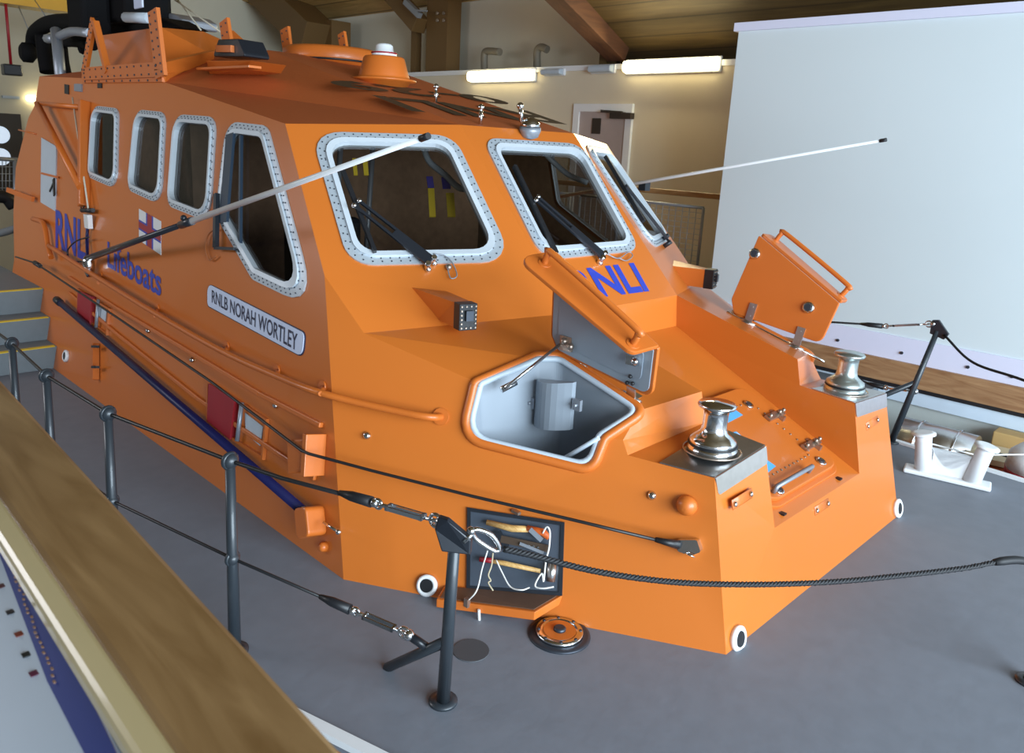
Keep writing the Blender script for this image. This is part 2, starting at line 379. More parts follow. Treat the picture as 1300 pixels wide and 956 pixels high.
# walkway and railing in the background
b = MB(); b.boxab((XA, 8.75, -1.7), (-5.0, YW, .65)); struct(b.build('floor_walkway', STAIRM))
t = thing('railing', 'galvanised mesh railing with a wooden handrail on the far walkway', 'railing', (-7, 9.1, .65))
YR = 9.15
def rbar(bb, p0, p1, r): bb.tube([p0, p1], r, 8)
b = MB(); b.bar(Vector((-18.5, YR, 1.76)), Vector((atY(922, 250, YR).x, YR, 1.76)), .06, .07); b.build('handrail', WOODR, t, bevel=.01)
xe = atY(914, 250, YR).x
b = MB(); rbar(b, Vector((xe+.05, YR, .65)), Vector((xe+.05, YR, 1.74)), .045); b.build('post', GALV, t)
b = MB(); rbar(b, Vector((xe-3.4, YR, .65)), Vector((xe-3.4, YR, 1.74)), .045); b.build('post', GALV, t)
b = MB(); rbar(b, Vector((xe-1.6, YR, .65)), Vector((xe-1.6, YR, 1.74)), .03); b.build('post', GALV, t)
for k in range(3):
    x1 = xe-.22-k*2.3; x0 = x1-2.1; b = MB()
    rbar(b, Vector((x0, YR, 1.6)), Vector((x1, YR, 1.6)), .02); rbar(b, Vector((x0, YR, .75)), Vector((x1, YR, .75)), .02)
    rbar(b, Vector((x0, YR, .75)), Vector((x0, YR, 1.6)), .02); rbar(b, Vector((x1, YR, .75)), Vector((x1, YR, 1.6)), .02)
    n = 20
    for i in range(1, n): rbar(b, Vector((x0+(x1-x0)*i/n, YR, .75)), Vector((x0+(x1-x0)*i/n, YR, 1.6)), .006)
    for i in range(1, 12): rbar(b, Vector((x0, YR, .75+.85*i/12)), Vector((x1, YR, .75+.85*i/12)), .003)
    b.build('mesh_panel', GALV, t)
# white board wall on the port side
YS = 8.5
tl, tr = atY(938, 40, YS), atY(1300, 5, YS); bl = atY(915, 405, YS)
XR = 3.0
t = thing('display_wall', 'large plain white free-standing board wall right of the boat', 'board wall', (-2, YS, .3))
b = MB(); b.boxab((tl.x, YS, .33), (XR, YS+.12, tl.z)); b.build('board', SCREENM, t)
b = MB(); b.boxab((tl.x-.05, YS-.03, tl.z), (XR, YS+.15, tl.z+.09)); b.build('top_cap', LILAC, t)
b = MB(); b.boxab((tl.x+.0, YS-.02, .30), (XR, YS, .55)); b.build('skirting', LILAC, t)
b = MB()
for px, py in ((1064, 432), (1145, 448), (1229, 466), (1285, 478)):
    p = atY(px, py, YS-.02); b.cyl(p, p-Vector((0, .015, 0)), .016, 10)
b.build('screw', BOLT, t)
b = MB(); b.boxab((tl.x, YS-.06, .06), (XR, YS+.2, .30)); tag(b.build('timber_sill', WOODW, bevel=.006), 'reddish pine sill board under the white board wall', 'sill')
b = MB(); b.boxab((tl.x, YS-.05, .02), (XR, YS+.2, .06)); struct(b.build('trim_4', BLACK))
b = MB(); b.boxab((tl.x, YS+.02, -1.7), (XR, YS+.2, .02)); struct(b.build('wall_recess', mat('pale_recess_paint', (.55, .60, .58, 1), .6)))
b = MB(); b.boxab((tl.x, YS-.03, -.12), (XR, YS+.02, .02)); struct(b.build('trim_5', mat('pale_blue_ledge', (.62, .74, .86, 1), .5)))
# ledge below carrying the things beside the boat
ZL = -.6
b = MB(); b.boxab((-6, 7.0, ZL-.1), (XR, YS+.02, ZL)); struct(b.build('floor_lower', mat('dark_green_grey_floor', (.045, .06, .065, 1), .5)))
# vertical grey panels behind the port capstan
t = thing('locker_cabinet', 'grey vertical panelled cabinet behind the port stanchion', 'cabinet', (-3.2, 8.2, ZL))
b = MB(); b.boxab((-4.4, 8.15, ZL), (-2.75, 8.45, .0)); b.build('cabinet_body', mat('slate_panel', (.12, .15, .18, 1), .5), t)
for i in range(4):
    b = MB(); b.boxab((-4.3+i*.4, 8.10, ZL), (-4.27+i*.4, 8.15, .0)); b.build('panel_rib', GREYIN, t)
# aluminium tank
p = atZ(1178, 590, ZL)
t = thing('metal_tank', 'rounded bright aluminium tank lying below the board wall', 'tank', (p.x, p.y, ZL))
a, c = atY(1150, 560, 7.95), atY(1222, 575, 7.95)
b = MB(); b.cyl((a.x-.05, 7.95, -.36), (c.x+.1, 7.95, -.36), .24, 28); b.build('tank_body', BRUSH, t)
for x_ in (a.x+.12, c.x-.05):
    b = MB(); b.torus((x_, 7.95, -.36), (1, 0, 0), .245, .01); b.build('strap', STEEL, t)
# orange tray with bits, and outboard cowl
a = atY(1228, 575, 7.9); c = atY(1290, 590, 7.9)
t = thing('orange_crate', 'orange crate holding papers and cord at the right edge', 'crate', ((a.x+c.x)/2, 7.9, ZL))
b = MB(); b.boxab((a.x, 7.6, ZL), (c.x+.25, 8.2, -.28)); b.build('crate_body', mat('dull_orange_plastic', (.45, .09, .03, 1), .5), t, bevel=.02)
b = MB(); b.box((a.x+.20, 7.9, -.24), (.42, .45, .05), Matrix.Rotation(.2, 3, 'Z')); tag(b.build('papers', mat('cream_paper', (.6, .5, .33, 1), .7)), 'cream papers lying on the orange crate', 'papers')
b = MB(); b.torus((a.x+.30, 7.85, -.20), (0, .3, 1), .10, .012); tag(b.build('cable_coil', BLACK), 'small black cable coil on the cream papers', 'cable')
b = MB(); b.boxab((a.x+.1, 8.25, ZL), (c.x, 8.45, -.12)); tag(b.build('cardboard_box', mat('tan_cardboard', (.50, .33, .13, 1), .8), bevel=.01), 'tan cardboard box behind the orange crate', 'box')
p = atY(1292, 575, 7.5)
t = thing('outboard_motor', 'outboard motor cowl, white over dark with a red band, at the right edge', 'outboard motor', (p.x+.15, 7.45, ZL))
q = Vector((p.x+.14, 7.45, 0))
b = MB(); b.lathe((q.x, q.y, -.30), (0, -.15, 1), [(.16, 0), (.20, .08), (.20, .12)], 20); b.build('cowl_base', NAVY, t)
b = MB(); b.lathe((q.x, q.y-.018, -.18), (0, -.15, 1), [(.20, 0), (.20, .07)], 20); b.build('cowl_band', REDM, t)
b = MB(); b.lathe((q.x, q.y-.03, -.11), (0, -.15, 1), [(.20, 0), (.185, .12), (.12, .19), (.02, .21)], 20); b.build('cowl_top', WHITEP, t)
b = MB(); b.cyl((q.x, q.y, ZL), (q.x, q.y, -.29), .09); b.build('leg', BLACK, t)
b = MB(); b.tube(crv([(q.x-.2, 7.35, -.5), (q.x-.5, 7.5, -.56), (q.x-.9, 7.3, -.52), (q.x-1.3, 7.45, -.55)], 8), .012, 8); tag(b.build('yellow_rope', mat('yellow_twine', (.6, .5, .05, 1), .7)), 'yellow rope trailing across the lower floor', 'rope')
b = MB(); b.lathe((-1.62, 7.45, ZL), (0, 0, 1), [(.13, 0), (.15, .04), (.14, .10), (.12, .14)], 20); tag(b.build('plastic_tub', mat('clear_blue_tub', (.25, .38, .55, 1), .25)), 'translucent blue tub behind the white bollard', 'tub')

# aft-left background
t = thing('aft_double_door', 'dark double door with round portholes far behind at the left', 'door', atX(10, 200, XA+.02))
a, c = atX(-40, 143, XA+.02), atX(25, 145, XA+.02)
b = MB(); b.boxab((XA+.02, a.y, .7), (XA+.08, c.y, c.z)); b.build('door_leaf', DARKM, t)
for px, py in ((0, 171), (1, 199)):
    p = atX(px, py, XA+.08); b = MB(); b.cyl(p, p+Vector((.03, 0, 0)), .17, 24); b.build('porthole', mat('bright_porthole_glass', (.6, .7, .8, 1), .2, emit='#cfe0f5', es=.7), t)
t = thing('wall_lamp', 'small lit lamp end on the aft wall above the boat stern', 'lamp', atX(40, 125, XA))
a, c = atX(32, 121, XA), atX(46, 129, XA)
b = MB(); b.boxab((XA, a.y, c.z), (XA+.16, c.y+.9, a.z)); b.build('diffuser', TUBEEM, t, bevel=.03)
b = MB(); a, c = atX(2, 121, XA), atX(24, 126, XA); b.boxab((XA, a.y, c.z), (XA+.07, c.y, a.z)); tag(b.build('wall_fitting', GREYLT), 'narrow unlit wall fitting on the aft wall left of the lamp end', 'lamp')
t = thing('hanging_control', 'black control box hanging on a thin red conduit at the far left', 'control box', atX(14, 90, -15))
b = MB(); b.tube([atX(5, -20, -15), atX(14, 84, -15)], .022, 8); b.build('conduit', REDM, t)
p = atX(15, 89, -15); b = MB(); b.box(p, (.2, .26, .17)); b.build('box', BLACKM, t, bevel=.02)
t = thing('railing', 'grey mesh railing at the far left behind the stern', 'railing', atX(8, 290, -13.5))
b = MB(); b.tube([atX(-30, 200, -13.5), atX(23, 203, -13.5)], .03, 8); b.tube([atX(-30, 255, -13.5), atX(20, 256, -13.5)], .02, 8)
b.tube([atX(19, 200, -13.5), atX(20, 300, -13.5)], .03, 8); b.build('frame', GALV, t)
b = MB()
for i in range(9): b.tube([atX(-20+i*4.6, 203, -13.5), atX(-20+i*4.6, 255, -13.5)], .006, 6)
for i in range(5): b.tube([atX(-22, 211+i*9, -13.5), atX(19, 212+i*9, -13.5)], .006, 6)
b.build('mesh_panel', GALV, t)
t = thing('rigid_workboat', 'dark clutter of a small workboat behind the stern at the far left', 'workboat', (-13, 3.0, .65))
b = MB(); b.tube(crv([atX(-30, 252, -12.5), atX(5, 250, -12.5), atX(18, 262, -12.5)], 6), .09, 12); b.build('tube', BLACK, t)
b = MB(); b.tube(crv([atX(-30, 300, -12.2), atX(0, 296, -12.2), atX(20, 290, -12.2)], 6), .05, 12); b.build('lower_tube', GREYIN, t)

# ================================================================== THE LIFEBOAT
LB = thing('lifeboat', 'large orange lifeboat with its deckhouse, fore hatches open, on the grey deck', 'lifeboat', (-5, CY, 0))
Cc = Vector((-5, CY, 1))
S = outward((Vector((0, 1, -.215)).normalized(), 2.08/math.sqrt(1+.215**2)), Cc)
P1 = on(S, 412, 350); T0 = on(S, 362, 157)
Bp = Vector((-3.15, 2.08, 0)); Cp = Vector((-1.463, 3.06, 0)); 
P = outward(plane3(Bp, Cp, P1), Cc)
Q = Vector((-3.0, 3.6, 1.285)); Qr = mir(Q); Qr.y = 4.74
W = outward(plane3(T0, P1, Q), Cc)
def onW(y, z): return Vector(((W[1]-W[0].y*y-W[0].z*z)/W[0].x, y, z))
T1 = onW(3.6, 2.372)
T2 = Vector((T1.x, 4.78, 2.385)); Qr = Vector((-3.0, 4.75, 1.285))
CW = outward(plane3(T1, Q, Qr), Cc); T2 = Vector(((CW[1]-CW[0].y*4.78-CW[0].z*2.375)/CW[0].x, 4.78, 2.375))
K = on(P, 462, 423)
TB = outward(plane3(Vector((-3, 3.6, 1.285)), Vector((-2.06, 3.6, 1.03)), K), Vector((-3, 4, .5)))
K = on(P, 462, 423)
def onTB(x, y): return Vector((x, y, (TB[1]-TB[0].x*x-TB[0].y*y)/TB[0].z))
def inter(p0, d, pl): return p0+d*((pl[1]-pl[0].dot(p0))/pl[0].dot(d))
# W meets TB along the crease from K to Q
FB0, FB1 = Vector((-1.463, 3.06, 0)), Vector((-1.463, 5.30, 0))
RAKE = (.2/.82)
def fx(z): return -1.463-RAKE*z
ZP = .84
def onP(x=None, z=0.0): return Vector((x, (P[1]-P[0].x*x-P[0].z*z)/P[0].y, z))
F0 = atX(907, 607, -1.69)
F1 = Vector((fx(ZP), 3.61, ZP))
STEP = -2.06
stT = Vector((STEP, 3.61, 1.03)); stB = Vector((STEP+.04, 3.61, .865))
def edgePT(x):   # point on the outer box edge where P meets TB
    # solve P: and TB for y,z
    a11, a12, b1 = P[0].y, P[0].z, P[1]-P[0].x*x; a21, a22, b2 = TB[0].y, TB[0].z, TB[1]-TB[0].x*x
    det = a11*a22-a12*a21; return Vector((x, (b1*a22-a12*b2)/det, (a11*b2-b1*a21)/det))
eS = on(P, 791, 559)
eB = on(P, 797, 578); eK = edgePT(K.x)
T3 = mir(T0); P1r = mir(P1)

# hatch opening pixel corners on top plane / panel plane
OT = ont(TB, [(683, 455), (711, 455), (812, 521)])
eA = on(P, 609, 487); eC = on(P, 762, 553)
OPs = ont(P, [(748, 592), (592, 554)])

# windows (sharp outer corners)
def win_px(pl, px): return ont(pl, px)
w1 = win_px(S, [(118, 134), (152, 138), (150, 241), (113, 225)])
w2 = win_px(S, [(173, 139), (212, 143), (206, 261), (163, 241)])
w3 = win_px(S, [(222, 145), (276, 149), (268, 283), (213, 261)])
w4 = win_px(S, [(289, 154), (341, 160), (404, 395), (322, 355), (275, 273)])
w5 = win_px(W, [(394, 168), (576, 173), (652, 333), (443, 338)])
w6 = win_px(CW, [(611, 176), (738, 184), (812, 319), (688, 331)])
def chk(p): return p
w7 = [mir(p) for p in w5]
wm = [[mir(p) for p in w_] for w_ in (w1, w2, w3, w4)]
Sm = (Vector((S[0].x, -S[0].y, S[0].z)), S[1]-2*CY*S[0].y); Wm = (Vector((W[0].x, -W[0].y, W[0].z)), W[1]-2*CY*W[0].y)
Pm = (Vector((P[0].x, -P[0].y, P[0].z)), P[1]-2*CY*P[0].y); TBm = (Vector((TB[0].x, -TB[0].y, TB[0].z)), TB[1]-2*CY*TB[0].y)
Sm = (Sm[0], Sm[0].dot(mir(T0))); Wm = (Wm[0], Wm[0].dot(mir(T0))); Pm = (Pm[0], Pm[0].dot(mir(P1))); TBm = (TBm[0], TBm[0].dot(mir(K)))

# --- deckhouse shell
ridge = on(S, 205, 103); aftT = on(S, 50, 97)
aft = ont(S, [(50, 97), (44, 134), (36, 150), (26, 189), (20, 213), (17, 270), (18, 330)])
aft_low = Vector((aft[-1].x, 2.08, 0))
def frames_hole(o, wd, r, n): return rounded(inset(o, n, wd), r)
WD = {1: .055, 2: .055, 3: .058, 4: .075, 5: .085, 6: .085, 7: .085}
RD = {1: .13, 2: .14, 3: .15, 4: .15, 5: .17, 6: .15, 7: .17}
WNS = [(1, w1, S), (2, w2, S), (3, w3, S), (4, w4, S), (5, w5, W), (6, w6, CW)]
holeS = [frames_hole(o, WD[i]*.7, RD[i]*.85, pl[0]) for i, o, pl in WNS[:4]]
holeW = [frames_hole(w5, WD[5]*.7, RD[5]*.85, W[0])]; holeC = [frames_hole(w6, WD[6]*.7, RD[6]*.85, CW[0])]
def mp(l): return [mir(p) for p in l]
side_poly = [Bp, P1, T0, ridge]+aft+[aft_low]
def facet_shell(b, sgn):
    f = (lambda p: p) if sgn > 0 else mir
    F = lambda l: [f(p) for p in l]
    b.facet(F(side_poly), [F(h) for h in holeS])
    b.facet(F([T0, P1, K, Q, T1]), [F(h) for h in holeW])
b = MB()
facet_shell(b, 1); facet_shell(b, -1)
b.facet([T1, Q, mir(Q), mir(T1)], holeC)
# angled bow panels with hatch notch
F0p = Vector((-1.66, 5.25, .81)); Cr = Vector((-1.463, 5.29, 0))
panel = [Bp, P1, K, eA, OPs[1], OPs[0], eC, eS, eB, Cp]
bp_ = MB(); bp_.facet(panel); bp_.poly([eB, F0, Cp])
bmesh.ops.remove_doubles(bp_.bm, verts=bp_.bm.verts, dist=1e-4)
for f_ in bp_.bm.faces: f_.smooth = True
b.facet([Vector((-3.15, 6.28, 0)), mir(P1), mir(K), mir(eA), mir(OPs[1]), mir(OPs[0]), mir(eC), mir(eS), mir(eB), F0p, Cr])
bp_.build('bow_panel', ORANGE, LB)
P2 = outward(plane3(eB, F0, Cp), Cc)
# locker recess in starboard panel is a box laid in front of the facet later
# box tops with hatch notch
top = [K, Q, stT, eS, eC, OT[2], OT[1], OT[0], eA]
b.facet(top); b.facet(mp(top))
# step faces, capstan tops
stp = [eS, stT, stB, eB]; b.poly(stp); b.poly(mp(stp))
cap = [eB, stB, F1, F0]; b.facet(cap); b.facet([mir(eB), mir(stB), mir(F1), F0p])
# front face with channel gap
zlip = .42
Lp = Vector((fx(zlip), 3.63, zlip))
front = [Cp, F0, F1, Lp, mir(Lp), mir(F1), F0p, Cr]
b.facet(front)
# channel walls, floor, back
chB = Vector((-2.98, 3.6, 1.065))
wall = [Q, chB, Lp, F1, stB, stT]; b.facet(wall); b.facet(mp(wall))
b.poly([chB, Lp, mir(Lp), mir(chB)]); b.poly([Q, chB, mir(chB), mir(Q)])
b.facet([aft[0]]+aft[1:]+[aft_low, mir(aft_low)]+mp(list(reversed(aft))))
shell = b.build('deckhouse_shell', ORANGE, LB, weld=True)
# roof
b = MB()
def rc(x, y): return Vector((x, y, 2.372+.228*(T1.x-x)))
R1 = rc(-6.6, T1.y); R2 = rc(-6.6, 2*CY-T1.y)
flat = 2.93
b.facet([T0, T1, R1, ridge]); b.facet(mp([T0, T1, R1, ridge]))
b.poly([T1, mir(T1), mir(R1), R1])
A1 = Vector((aftT.x, T1.y, 2.85))
b.facet([ridge, R1, A1, aftT]); b.facet(mp([ridge, R1, A1, aftT])); b.poly([R1, mir(R1), mir(A1), A1])
b.build('roof', ROOFM, LB, weld=True)
# inner lining of the cabin
b = MB()
def offp(l, pl, d): return [p-pl[0]*d for p in l]
big = {i: rounded(inset(o, pl[0], WD[i]*.5), RD[i]*.9) for i, o, pl in WNS}
lin_side = [Vector((-3.3, 2.14, .35)), P1, T0, ridge, on(S, 112, 99), Vector((-8.2, 2.16, .35))]
zs = lambda x: Vector((x, 2.08+.215*.6, .6))
lin_side = [zs(-3.55), P1, T0, ridge, on(S, 106, 99), zs(-8.3)]
for sg in (1, -1):
    f = (lambda l: l) if sg > 0 else mp
    b.facet(f(offp(lin_side, S, .03)), [f(offp(big[i], S, .03)) for i in ((1, 2, 3, 4) if sg > 0 else (4,))])
    b.facet(f(offp([T0, P1, K, Q, T1], W, .03)), [f(offp(big[5], W, .03))])
b.facet(offp([T1, Q, mir(Q), mir(T1)], CW, .03), [offp(big[6], CW, .03)])
b.boxab((-6.2, 2.66, .6), (-6.1, 5.70, 2.5)); b.boxab((-9.0, 2.85, .6), (-6.2, 2.9, 2.55)); b.boxab((-9.05, 2.66, .6), (-9.0, 2.9, 2.55)); b.boxab((-9.0, 2.72, 2.50), (-6.1, 5.6, 2.54))
b.boxab((-8.2, 2.3, .6), (-3.3, 2*CY-2.3, .62))
b.build('cabin_lining', BROWNIN, LB)
b = MB(); b.boxab((-4.6, 2.9, .62), (-4.0, 3.9, 1.25)); b.boxab((-4.3, 4.4, .62), (-3.7, 5.5, 1.35)); b.build('helm_console', BLACKM, LB, bevel=.03)
b = MB(); b.lathe((-4.35, 4.75, 1.36), (-.1, 0, 1), [(.36, 0), (.34, .05), (.2, .11), (.03, .14)], 24); b.build('chart_light_dome', mat('olive_yellow_cover', (.45, .40, .12, 1), .3), LB)
for k, (x, y0, z0, z1) in enumerate(((-5.0, 3.45, .6, 2.35), (-4.9, 3.1, .6, 2.25))):
    b = MB(); b.tube([(x, y0, z0), (x+.1, y0+.05, z1)], .02, 8); b.build('cabin_grab_pole', GALV, LB)
b = MB(); b.tube(crv([on(W, 537, 185, -.25), on(W, 545, 205, -.3), on(W, 565, 222, -.3), on(W, 582, 238, -.28), on(W, 596, 240, -.25)], 6), .022, 8); b.build('cabin_hose', GREYLT, LB)
b = MB(); b.tube(crv([on(CW, 692, 195, -.3), on(CW, 705, 208, -.32), on(CW, 722, 222, -.3), on(CW, 745, 232, -.28)], 6), .022, 8); b.build('cabin_hose', GREYLT, LB)
for (x0, y0, x1, y1, mm, nm) in ((543, 240, 551, 276, YELLAB, 'cabin_label'), (566, 246, 576, 276, YELLAB, 'cabin_label'), (541, 225, 549, 239, PURP, 'cabin_card'), (560, 226, 570, 240, PURP, 'cabin_card'), (447, 202, 452, 223, YELLAB, 'cabin_label'), (460, 203, 466, 223, YELLAB, 'cabin_label')):
    q = ont(W, [(x0, y0), (x1, y0), (x1+2, y1), (x0+2, y1)], -.35); b = MB(); b.prism(q, W[0]*.01); b.build(nm, mm, LB)
# side-window sliding pane & seat things behind w4
b = MB(); b.boxab((-5.1, 2.85, .62), (-4.75, 3.3, 1.7)); b.build('crew_seat', BLACKM, LB, bevel=.04)
b = MB(); b.lathe((-4.3, 2.72, 1.42), (0, 0, 1), [(.02, 0), (.07, .02), (.08, .1), (.04, .17)], 14); b.build('crew_bottle', mat('yellow_white_bag', (.6, .6, .35, 1), .6), LB)

# --- windows
def window(o, pl, wd, r, name='window', nb=.055):
    n = pl[0]
    outer = rounded(o, r); mid = rounded(inset(o, n, wd*.62), r*.75); inn = rounded(inset(o, n, wd), r*.68)
    g = MB(); g.facet([p-n*.012 for p in rounded(inset(o, n, wd*.8), r*.7)]); pane = g.build(name, GLASSS if abs(n.x) < .05 else GLASS, LB)
    b = MB(); N = len(outer)
    L = [[b.bm.verts.new(p+n*h) for p in l] for l, h in ((outer, -.002), (outer, .012), (mid, .014), (mid, .028), (inn, .026), (inn, -.03))]
    for a, (l0, l1) in enumerate(zip(L, L[1:])):
        b.mi = 0 if a < 2 else 1
        for i in range(N): b.face([l0[i], l0[(i+1) % N], l1[(i+1) % N], l1[i]], False)
    b.mi = 2
    for frac in (.22, .48):
        path = rounded(inset(o, n, wd*frac), r*.9, 5); path.append(path[0]); acc = 0
        for i in range(len(path)-1):
            a, c = path[i], path[i+1]; L_ = (c-a).length
            while acc < L_:
                q = a+(c-a)*(acc/L_); b.cyl(q+n*.012, q+n*.017, .0045, 6); acc += nb
            acc -= L_
    b.build('window_frame', [ALU, LIPM, BOLT], pane)
    return pane
for i, o, pl in WNS: window(o, pl, WD[i], RD[i])
window(w7, Wm, WD[7], RD[7])
for i, o in enumerate(wm): window(o, Sm, WD[i+1], RD[i+1], nb=.3)
# sliding sash bars in window 4
q = ont(S, [(283, 170), (300, 171), (300, 205), (281, 285)], .02)
b = MB(); b.bar(on(S, 293, 170, .02), on(S, 284, 283, .02), .10, .02, S[0]); b.bar(on(S, 306, 172, .01), on(S, 305, 320, .01), .02, .02, S[0]); b.build('sash_bar', mat('dark_blue_sash', (.03, .05, .08, 1), .3), LB)
b = MB(); b.bar(on(S, 275, 246, .04), on(S, 274, 314, .04), .035, .03, S[0]); b.bar(on(S, 273, 315, .04), on(S, 298, 316, .04), .02, .02, S[0]); b.build('window_stay', BLACKM, LB)
b = MB(); b.tube(crv([on(S, 278, 290, .02), on(S, 266, 296, .02), on(S, 261, 312, .02), on(S, 266, 330, .02), on(S, 275, 325, .02)], 6), .006, 6); b.build('stay_cable', mat('rust_orange_cable', (.4, .12, .03, 1), .5), LB)

# --- wipers
def wiper(pl, piv, el, tip0, tip1, f=lambda p: p, lift=.05, cable=None):
    n = pl[0]; h = lambda x, y, o: f(on(pl0, x, y, o))
    pl0 = pl if f(Vector((1, 2, 3))) == Vector((1, 2, 3)) else W
    nn = n
    t = MB(); a = h(*piv, lift); e = h(*el, lift+.02); sd = (e-a).cross(nn).normalized()
    for s_ in (-1, 1): t.bar(a+sd*.028*s_, e+sd*.022*s_, .018, .018, nn)
    t.bar(a, a+(e-a)*.5, .062, .020, nn)
    arm = t.build('wiper', BLACKM, LB, bevel=.003)
    t = MB(); t.bar(h(*tip0, lift-.01), h(*tip1, lift-.01), .022, .035, nn); t.bar(h(*tip0, lift-.03), h(*tip1, lift-.03), .008, .03, nn); t.build('wiper_blade', BLACK, arm)
    for s_ in (-1, 1):
        t = MB(); q = a+sd*.03*s_; t.cyl(q-nn*(lift+.005), q+nn*.02, .016, 12); t.ball(q-nn*(lift-.01)+(a-e).normalized()*.012, .02); t.build('wiper_pivot', STEEL, arm)
        t = MB(); t.ball(e+sd*.024*s_, .016); t.build('wiper_joint', STEEL, arm)
wiper(W, (547, 332), (453, 258), (433, 211), (476, 320))
wiper(CW, (766, 325), (682, 252), (653, 211), (706, 322))
# port wiper: mirrored position of the starboard one on its own facet
pw = MB(); a = on(Wm, 848, 304, .05); e = on(Wm, 795, 236, .07); sd = (e-a).cross(Wm[0]).normalized()
for s_ in (-1, 1): pw.bar(a+sd*.025*s_, e+sd*.02*s_, .016, .018, Wm[0])
arm = pw.build('wiper', BLACKM, LB)
pw = MB(); pw.bar(on(Wm, 769, 199, .045), on(Wm, 817, 281, .045), .03, .03, Wm[0]); pw.build('wiper_blade', BLACK, arm)
for s_ in (-1, 1):
    pw = MB(); pw.cyl(a+sd*.06*s_-Wm[0]*.05, a+sd*.06*s_+Wm[0]*.02, .018); pw.build('wiper_pivot', BLACKM, arm)
for pl, pts in ((W, [(550, 322), (565, 325), (575, 335), (580, 350), (572, 353), (568, 340)]), (CW, [(770, 322), (785, 328), (798, 320), (803, 325), (795, 331), (785, 327)])):
    t = MB(); t.tube(crv([on(pl, x, y, .03) for x, y in pts], 6), .004, 6); t.build('washer_hose', GALV, LB)
t = MB(); p = on(W, 569, 341); t.ball(p+W[0]*.015, .02); t.build('washer_nozzle', BRONZE, LB)

# --- lettering
def side_text(body, q, m_, off, bold, label=None, pl=S): return text('lettering', body, ont(pl, q), m_, LB, pl[0], off, bold, label)
side_text('RNLI', [(71, 266), (113, 283), (113, 333), (71, 314)], BLUEL, .004, .03, 'blue RNLI lettering on the side')
side_text('Lifeboats', [(137, 306), (205, 341), (205, 377), (137, 339)], BLUEL, .004, .02, 'blue Lifeboats lettering on the side')
n = S[0]
b = MB(); b.prism(rounded(ont(S, [(265, 360), (388, 423), (385, 453), (265, 388)]), .045), n*.010); pq = b.build('name_plaque', [PLAQ], LB)
b = MB(); b.prism([p-n*.001 for p in rounded(ont(S, [(264, 359), (389, 422), (386, 455), (264, 389)]), .05)], n*.006); b.build('plaque_border', INKM, pq)
text('plaque_lettering', 'RNLB NORAH WORTLEY', ont(S, [(271, 368), (380, 424), (379, 446), (271, 384)]), INKM, pq, n, .012, .012)
text('lettering', 'RNLI', ont(CW, [(716, 344), (804, 334), (824, 370), (738, 381)]), BLUEL, LB, CW[0], .004, .03, 'blue RNLI lettering below the centre windscreen')
# roof letters read from aft
def rp(x, y): return rc(x, y)+Vector((.0, 0, .004))
ru = Vector((.228, 0, 1)).normalized()
text('lettering', 'RNLI', [rp(-4.36, 5.02), rp(-4.36, 3.42), rp(-4.83, 3.42), rp(-4.83, 5.02)], ROOFINK, LB, ru, .003, .03, 'dark RNLI lettering on the roof')
text('lettering', '0-29', [rp(-5.02, 5.1), rp(-5.02, 3.30), rp(-5.36, 3.30), rp(-5.36, 5.1)], ROOFINK, LB, ru, .003, .03, 'dark number row on the roof')
# lifeboat flag decal
fl = ont(S, [(177, 265), (205, 281), (205, 324), (177, 305)])
def fq(u0, v0, u1, v1, off):
    f = lambda u, v: (fl[0]*(1-u)+fl[1]*u)*(1-v)+(fl[3]*(1-u)+fl[2]*u)*v+n*off
    return [f(u0, v0), f(u1, v0), f(u1, v1), f(u0, v1)]
fb = MB(); fb.prism(fq(0, 0, 1, 1, .002), n*.002); fd = fb.build('flag_decal', WHITEP, LB)
fb = MB()
for r_ in ((.34, 0, .40, .38), (.60, 0, .66, .38), (.34, .62, .40, 1), (.60, .62, .66, 1), (0, .34, .40, .40), (.60, .34, 1, .40), (0, .60, .40, .66), (.60, .60, 1, .66)): fb.prism(fq(*r_, .004), n*.001)
fb.build('flag_edging', BLUEL, fd)
fb = MB(); fb.prism(fq(.40, 0, .60, 1, .0045), n*.001); fb.prism(fq(0, .40, .40, .60, .0045), n*.001); fb.prism(fq(.60, .40, 1, .60, .0045), n*.001); fb.build('flag_cross', REDM, fd)

# --- handrail along the side, bending round the corner
def tubep(pts, r, name, m_=ORFLAT, k=10, par=LB, sm=5): 
    b = MB(); b.tube(crv(pts, sm) if sm else pts, r, k); return b.build(name, m_, par)
ra = [on(S, x, y, .10) for x, y in ((62, 312), (100, 337), (160, 375), (230, 417), (290, 450), (350, 477), (398, 496))]
rb = [on(P, x, y, .09) for x, y in ((450, 510), (500, 521), (535, 528))]+[on(P, 552, 530, .06), on(P, 560, 529, 0)]
gr = tubep(ra+rb, .020, 'grab_rail')
for x, y in ((128, 350), (200, 392), (288, 440), (352, 470), (410, 491)):
    b = MB(); p = on(S, x, y, 0); q = on(S, x-3, y+9, .10); b.tube([p, q], .014, 8); b.lathe(p, S[0], [(.035, 0), (.035, .012)], 14); b.build('rail_standoff', ORFLAT, gr)
b = MB(); p = on(P, 560, 529, 0); b.lathe(p, P[0], [(.045, 0), (.045, .012)], 16); b.build('rail_foot', ORFLAT, gr)
